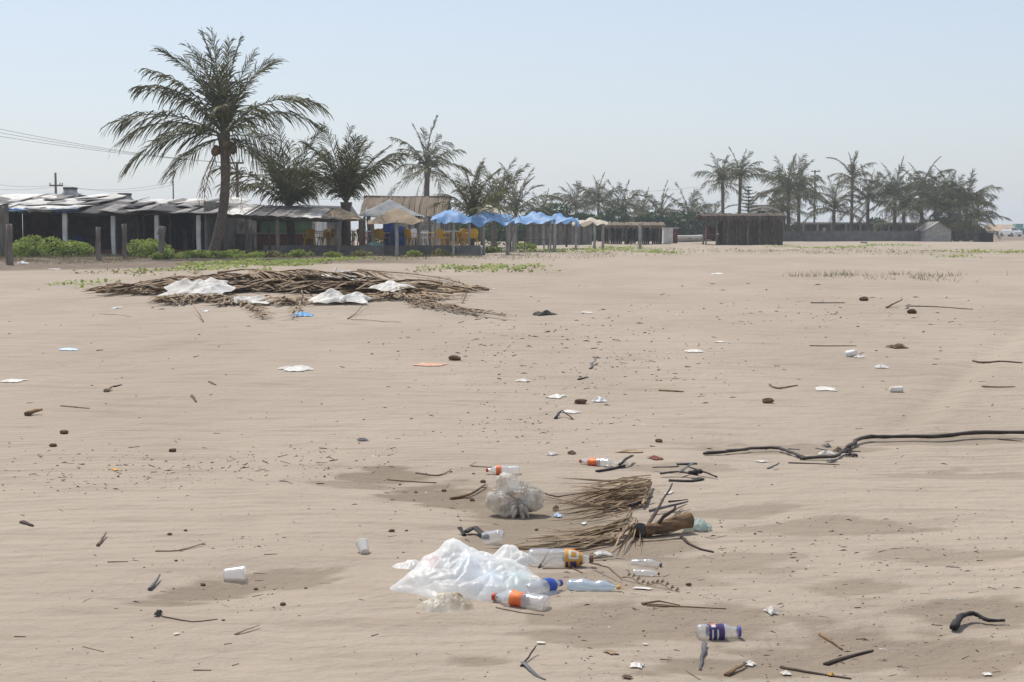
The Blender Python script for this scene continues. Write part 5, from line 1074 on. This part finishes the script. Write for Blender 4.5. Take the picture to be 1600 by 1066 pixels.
for i, (a, b_) in enumerate([((1200, 733), (1218, 724)), ((1232, 724), (1312, 727)), ((1232, 702), (1250, 703)), ((1330, 706), (1345, 706)), ((1275, 701), (1292, 704)), ((1560, 687), (1598, 690))]): stick('dark splinter lying by the black pipes', [a, b_], .012, 'grey_strip' if i % 2 == 0 else 'dark_wood', 'splinter', 'stick', 'splinters by the pipes', 6, .5)
# single sticks and pieces of the near sand
for lab, pts, rad, mat, fl in [('thick black curved driftwood piece on damp sand', [(1490, 988, .01), (1500, 977, .03), (1520, 972, .03), (1545, 976, .01), (1570, 976, .01)], .020, 'char', .7), ('dark smooth flat stick near the sand edge', [(1290, 1040), (1325, 1028), (1364, 1018)], .014, 'dark_wood', .6), ('thin dark stick with pale chip', [(1220, 1044), (1262, 1052), (1330, 1062)], .008, 'dark_wood', None), ('brown pointed twig above the dark flat stick', [(1281, 993), (1300, 1005), (1316, 1016)], .008, 'bark', None),
        ('grey flat slat standing toward the sea below the purple bottle', [(1101, 1010, .01), (1094, 1048)], .012, 'grey_strip', .5), ('brown rolled leaf with torn white end', [(1135, 1057), (1150, 1050, .01), (1166, 1042, .01)], .013, 'bark', .6), ('dark bent twig forking upward by the sand edge', [(815, 1042), (826, 1032, .01), (838, 1021, .03)], .006, 'dark_wood', None), ('grey bent slat by the sand edge', [(817, 1040, .01), (835, 1054), (852, 1063)], .011, 'grey_strip', .4), ('thin twig by the rolled leaf', [(1072, 1048), (1094, 1063)], .004, 'twig', None),
        ('bundle of brown reed stems', [(1003, 945), (1030, 944, .01), (1062, 947)], .012, 'bark', .5), ('long thin reed stem trailing from the bundle', [(1010, 947), (1070, 949), (1135, 952)], .005, 'bark', None), ('dark leaf stalk lying in the scoured hollow', [(775, 950, .0), (815, 958), (850, 962)], .004, 'twig', None),
        ('grey twig leaning in the left hollow', [(234, 923), (250, 906, .02)], .011, 'grey_strip', None), ('pale curved reed in the left sand', [(243, 862), (280, 861), (321, 852, .01)], .007, 'twig_pale', None), ('thin reed piece left of the pale reed', [(168, 879), (200, 878)], .004, 'twig', None), ('curved pale leaf below the hollow', [(367, 992), (385, 988, .01), (406, 981, .01)], .008, 'twig_pale', .5), ('thin straw on rippled sand', [(130, 1011), (162, 1019)], .004, 'twig_pale', None), ('thin straw near the bottom of the rippled sand', [(302, 1048), (330, 1048)], .004, 'twig_pale', None), ('dark root thread edging the hollow', [(253, 964), (300, 972), (340, 968)], .004, 'dark_wood', None),
        ('dark flat chip of wood alone at left', [(35, 817), (52, 823)], .020, 'dark_wood', .45), ('bent brown twig with knob', [(153, 854), (160, 845, .01), (166, 838, .02)], .009, 'twig', None), ('dark brown stick beside the hollow rim', [(605, 750), (640, 753), (682, 755)], .010, 'bark', .6), ('forked brown twig behind the hollow', [(650, 740), (685, 744), (705, 736, .01)], .008, 'twig', None), ('curved brown branch with shell at its end', [(704, 781), (735, 776, .01), (758, 763, .02)], .012, 'bark', None), ('thin branch behind the tied bag', [(736, 729), (770, 731)], .006, 'twig', None),
        ('long bare twig over the crushed blue bottle', [(925, 890, .03), (950, 903, .05), (972, 911, .01)], .005, 'twig', None), ('leaning twig over the big clear bottle', [(842, 888), (862, 869, .05)], .006, 'twig', None), ('twig propped on the big clear bottle', [(872, 869, .07), (882, 884, .02)], .006, 'twig', None), ('straw lying before the big clear bottle', [(848, 889), (895, 889)], .005, 'twig_pale', None), ('brown leaf blade before the big clear bottle', [(885, 882, .02), (898, 890), (910, 896)], .009, 'bark', .5), ('short stick right of the big clear bottle', [(928, 876, .01), (958, 873, .01)], .006, 'twig_pale', None),
        ('thin dark twig on the upper sand', [(1030, 611), (1068, 613)], .02, 'bark', .6), ('dark pointed stick upright in the upper sand', [(922, 577, 0), (932, 566, .06)], .016, 'grey_strip', .5), ('dark stick right of the speckled sand', [(904, 594), (918, 590)], .02, 'dark_wood', .6), ('dead dark leaf with looped stem', [(868, 655), (878, 651, .05), (895, 656)], .016, 'char', .6), ('forked dead leaf standing before the heap', [(318, 503, 0), (301, 490, .18)], .014, 'twig', None), ('second blade of the forked dead leaf', [(318, 504, 0), (309, 495, .10)], .012, 'twig', None), ('long thin straw before the frond heap', [(155, 491), (205, 495)], .012, 'twig_pale', None), ('thin stick rising from the frond heap', [(543, 499), (574, 479, .1)], .015, 'twig', None), ('twiggy strip of leaf before the frond heap', [(548, 500), (590, 502), (626, 504)], .02, 'twig', .5),
        ('long thin stick across the far upper beach', [(1267, 474), (1320, 474)], .03, 'twig', None), ('long branching stick with crate splinters', [(1415, 479), (1460, 480), (1520, 484)], .03, 'twig', None), ('short branch by the crate splinters', [(1385, 482), (1410, 477, .1)], .035, 'bark', None), ('thin long twig over the far upper beach', [(1265, 541), (1338, 541)], .018, 'twig', None), ('long twig line at the right edge', [(1520, 565), (1560, 566), (1598, 568)], .018, 'twig', None), ('dark thin leaf right of the grey cup', [(1535, 605), (1586, 605)], .025, 'twig', .4), ('bent twig pair left of the grey cup', [(1203, 602), (1215, 608), (1246, 603)], .014, 'twig', None), ('dark chunk of wood with root on the upper left sand', [(42, 650), (55, 648, .02), (66, 648, .03)], .035, 'bark', .7), ('thin straw above the dark chunk', [(95, 635), (140, 639)], .012, 'twig_pale', None), ('short dark twig right of the straw', [(300, 619), (307, 629)], .018, 'twig', .6), ('short dark twig on upper left sand', [(327, 597), (337, 602)], .02, 'twig', .5), ('pale tube with dark end on the upper left sand', [(165, 613), (175, 609, .02)], .03, 'twig_pale', .8), ('dark sliver beside the pale tube', [(178, 605), (190, 602)], .02, 'dark_wood', .5)]:
    stick(lab, pts, rad if pts[0][1] > 560 else rad * .6, mat, 'stick', 'stick', None, 7, fl)
# grass seed head with dry scales
b = MB(); r = random.Random(6); A, B = gp(972, 906), gp(1062, 926); o = A.copy(); pts = [A.lerp(B, i / 12) for i in range(13)]
pts = [Vector((p.x, p.y, g(p.x, p.y) + .012 + .012 * math.sin(i))) - o for i, p in enumerate(pts)]; b.tube(pts, [.005 * (1 - .05 * i) for i in range(13)], 5)
for i in range(1, 12):
    for sg in (-1, 1):
        q = pts[i]; d = Vector((.018, sg * .016, .012)); b.add([q, q + d * .6 + Vector((0, 0, .008)), q + d * 1.3, q + d * .5 - Vector((0, 0, .004))], [(0, 1, 2, 3)])
tag(b.build('seed_head', 'twig_pale', None, False, o), 'dry grass seed head lying beside the small bottle', 'seed head')
scrap('spotted paper scrap under the grass seed head', 1005, 921, .13, .06, .015, 'paper', 31, -.4)
scrap('pale crumpled foil beside the big clear bottle', 942, 868, .12, .10, .05, 'dirty_white', 32, .2)
for i, (x, y, w, d, h, m, lab) in enumerate([(845, 1006, .05, .05, .012, 'paper', 'small white chip below the bottles'), (1008, 1008, .025, .03, .006, 'paper', 'tiny white chip left of the purple bottle'), (995, 1042, .11, .07, .03, 'dirty_white', 'twisted white plastic strip on the near sand'), (955, 1021, .09, .06, .015, 'dry_leaf', 'grey dry leaf flake on the near sand'), (980, 1060, .05, .05, .02, 'husk', 'broken brown leaf bits at the near edge'), (1205, 958, .06, .10, .06, 'dirty_white', 'curled white shred with dark stub on the right sand'), (1172, 1040, .07, .06, .04, 'dirty_white', 'torn white end of the rolled leaf'), (1228, 1055, .07, .05, .03, 'paper', 'crushed silvery foil scrap by the thin stick'), (1299, 1057, .03, .04, .03, 'amber', 'pale orange chip on the thin stick'),
        (247, 962, .04, .09, .05, 'char', 'black crumpled wrapper at the edge of the left hollow'), (276, 992, .035, .03, .008, 'paper', 'tiny white chip on the rippled sand'), (20, 596, .45, .35, .05, 'paper', 'flat white card on the upper left sand'), (463, 578, .55, .5, .14, 'dirty_white', 'folded white wrapper with dark red side on the upper sand'), (672, 571, .5, .35, .06, 'peach', 'peach coloured cloth scrap on the upper sand'), (567, 689, .12, .10, .05, 'grey_strip', 'small bluish grey wrapper on the middle sand'), (870, 621, .3, .2, .06, 'paper', 'flat white plastic strip on the middle sand'), (937, 628, .15, .2, .10, 'white_plastic', 'round white plastic lump on the middle sand'), (890, 645, .25, .2, .06, 'dirty_white', 'clear crumpled wrapper behind the looped leaf'), (1085, 550, .35, .4, .08, 'paper', 'white wrapper on the far sand'), (1125, 535, .2, .2, .05, 'paper', 'small white scrap beyond the white wrapper'), (1290, 609, .35, .3, .06, 'paper', 'torn white paper left of the grey cup'),
        (1343, 559, .18, .2, .08, 'paper', 'white ball of paper beside the tilted cup'), (1378, 575, .22, .25, .13, 'dirty_white', 'bluish white bag knot on the upper beach'), (1403, 544, .36, .3, .16, 'husk', 'brown coconut husk on the upper beach'), (818, 596, .2, .2, .06, 'dirty_white', 'grey white scrap on the speckled sand'), (108, 547, .35, .35, .06, 'paleblue', 'bluish scrap on the far left sand'), (184, 482, .14, .3, .08, 'white_plastic', 'small white lid below the heap at left'), (322, 487, .12, .3, .05, 'white_plastic', 'small white lid below the heap'), (864, 711, .12, .10, .06, 'dirty_white', 'purplish white wrapper behind the orange bottles'), (893, 709, .13, .09, .05, 'husk', 'brown husk chip behind the orange bottles'), (1024, 717, .18, .12, .04, 'red_wall', 'dull red leaf right of the buckled bottle'), (985, 707, .3, .12, .04, 'dry_leaf', 'pale scaly leaf strip behind the buckled bottle'), (970, 726, .14, .12, .08, 'cloudy_plastic', 'clear film bunched on the buckled bottle'),
        (1046, 771, .16, .05, .012, 'paper', 'torn row of white paper bits right of the frond piece'), (802, 747, .05, .05, .03, 'white_plastic', 'small white shell behind the tied bag'), (757, 762, .05, .05, .05, 'paper', 'white shell at the end of the curved branch'), (913, 820, .05, .05, .03, 'white_plastic', 'white shell among the dry leaflets'), (872, 808, .07, .08, .05, 'paleblue', 'torn bluish paper between bag and frond'), (868, 798, .05, .06, .08, 'dry_leaf', 'upright pale leaf between bag and frond'), (1190, 722, .1, .12, .02, 'paper', 'white scrap below the short pipe'), (1120, 429, .5, .8, .1, 'paper', 'white scrap near the far dune grass'), (850, 492, .55, .5, .2, 'char', 'black lumpy piece of rubber on the upper sand'), (916, 489, .2, .3, .05, 'paper', 'white dot of paper beyond the rubber piece'), (760, 452, .5, .6, .06, 'paper', 'white streak of plastic right of the heap'), (37, 412, .5, .5, .25, 'white_plastic', 'white plastic tub lying on the yard grass'), (86, 421, .5, .5, .06, 'paper', 'white rag on the sand before the yard'), (282, 417, .5, .6, .06, 'paper', 'white rag by the leaning post'), (1543, 1056, .06, .05, .02, 'paper', 'pale shard at the right edge'), (180, 735, .12, .06, .02, 'amber', 'orange peel strip on the left debris line'), (1350, 380, .9, .8, .35, 'char', 'black hunched shape on the dune crest')]):
    scrap(lab, x, y, w, d, h, m, 100 + i, i * .7)
GK = 'brown husk chips on the sand'
for i, (x, y, s) in enumerate([(612, 831, .06), (650, 770, .045), (625, 758, .035), (694, 768, .06), (738, 783, .06), (755, 754, .07), (740, 741, .035), (705, 738, .035), (838, 829, .04), (1076, 915, .05), (317, 915, .045), (478, 920, .03), (349, 970, .025), (442, 946, .05), (400, 922, .04), (275, 877, .03), (265, 836, .05), (290, 830, .04), (100, 678, .12), (710, 563, .26), (907, 631, .2), (1200, 630, .2), (1029, 691, .1), (1180, 835, .03), (635, 830, .03), (270, 706, .1), (83, 698, .1), (1350, 470, .3), (1425, 490, .3)]):
    lump('small brown husk chip lying on the sand', x, y, s * .5, 'husk', 'husk_chip', 'husk chip', GK, i, (1.2, .9, .6))
# twigs and specks: the ones that can be told apart singly, then the fine litter
GW = 'short twigs strewn over the sand'
r = random.Random(88); cnt = 0
def inband(px, py):
    w = .04
    w += 1.0 * math.exp(-((py - (748 - .045 * px)) / 26) ** 2) * (px < 620)            # drift line at the left
    w += 1.0 * math.exp(-((py - 560) / 60) ** 2 - ((px - 900) / 190) ** 2)              # speckled middle of the upper beach
    w += .8 * math.exp(-((py - 672) / 22) ** 2 - ((px - 820) / 130) ** 2) + .8 * math.exp(-((py - 850) / 9) ** 2 - ((px - 390) / 70) ** 2)
    w += .6 * math.exp(-((py - 490) / 25) ** 2 - ((px - 1330) / 150) ** 2) + .25 * (py > 800) * (px > 880) + .4 * math.exp(-((py - 780) / 30) ** 2 - ((px - 690) / 90) ** 2) + .35 * math.exp(-((py - 920) / 40) ** 2 - ((px - 350) / 100) ** 2)
    return w
while cnt < 200:
    px, py = r.uniform(5, 1595), r.uniform(495, 1060) ** 1.0
    if r.random() > inband(px, py): continue
    d = gp(px, py).y; a = r.gauss(0, .7); l = r.uniform(5, 14) if py < 700 else r.uniform(5, 20)
    dx = l * math.cos(a); dy = l * math.sin(a) * .35; sc = d / F
    stick('short brown twig strewn on the open sand', [(px, py), (px + dx, py + dy)], sc * r.uniform(.6, 1.3), r.choice(['twig', 'twig', 'twig_pale', 'dark_wood']), 'twig', 'twig', GW, 5, r.choice([None, .5]), 0, True, cnt); cnt += 1
b = MB(); r = random.Random(5); cnt = 0
while cnt < 5600:
    px, py = r.uniform(-60, 1660), r.uniform(440, 1066)
    if r.random() > inband(px, py) * (.35 + 1.1 * vs_(px * .02, py * .05, 3)): continue
    rr = ray(px, py); gr = .40 * float(s1(8, 50, F * 1.45 / (py - HOR))); tt = (CAMH - gr) / -rr.z; x, y = rr.x * tt, rr.y * tt; z = g(x, y); s = y / F * r.choice([.5, .55, .6, .7, .9, 1.2, 1.8, 2.6]) * .85; a = r.uniform(0, 3.14); l = s * r.choice([1, 1, 1.5, 3])
    u = Vector((math.cos(a), math.sin(a), 0)) * l; w = Vector((-math.sin(a), math.cos(a), 0)) * s * .6; p = Vector((x, y, z)); k = s * r.uniform(.4, .9)
    b.mi = r.choice([0, 0, 0, 1, 2]) if r.random() > .06 else 3
    b.add([p - u - w * .5, p + u - w, p + u * .8 + w, p - u + w * .7, p + Vector((0, 0, k))], [(0, 1, 4), (1, 2, 4), (2, 3, 4), (3, 0, 4)]); cnt += 1
o = b.build('fine_litter', ['twig', 'dark_wood', 'stone', 'paper']); o['kind'] = 'stuff'; o['label'] = 'fine specks of bark, seeds and shell scattered over the sand'; o['category'] = 'debris'

# ------------------------------------------------------------------ salt haze hanging over the beach
b = MB().box((0, 580, 8.2), (1500, 1300, 23.4)); o = b.build('haze', None or M_['sand']); o.data.materials.clear()
m = bpy.data.materials.new('haze'); m.use_nodes = True; N, L = m.node_tree.nodes, m.node_tree.links; N.remove(N['Principled BSDF'])
v = N.new('ShaderNodeVolumePrincipled'); v.inputs['Color'].default_value = (.80, .90, 1, 1); v.inputs['Density'].default_value = .0005; v.inputs['Anisotropy'].default_value = .3
L.new(v.outputs[0], N['Material Output'].inputs['Volume']); o.data.materials.append(m); o['kind'] = 'stuff'; o['label'] = 'thin pale salt haze over the whole beach'; o['category'] = 'haze'
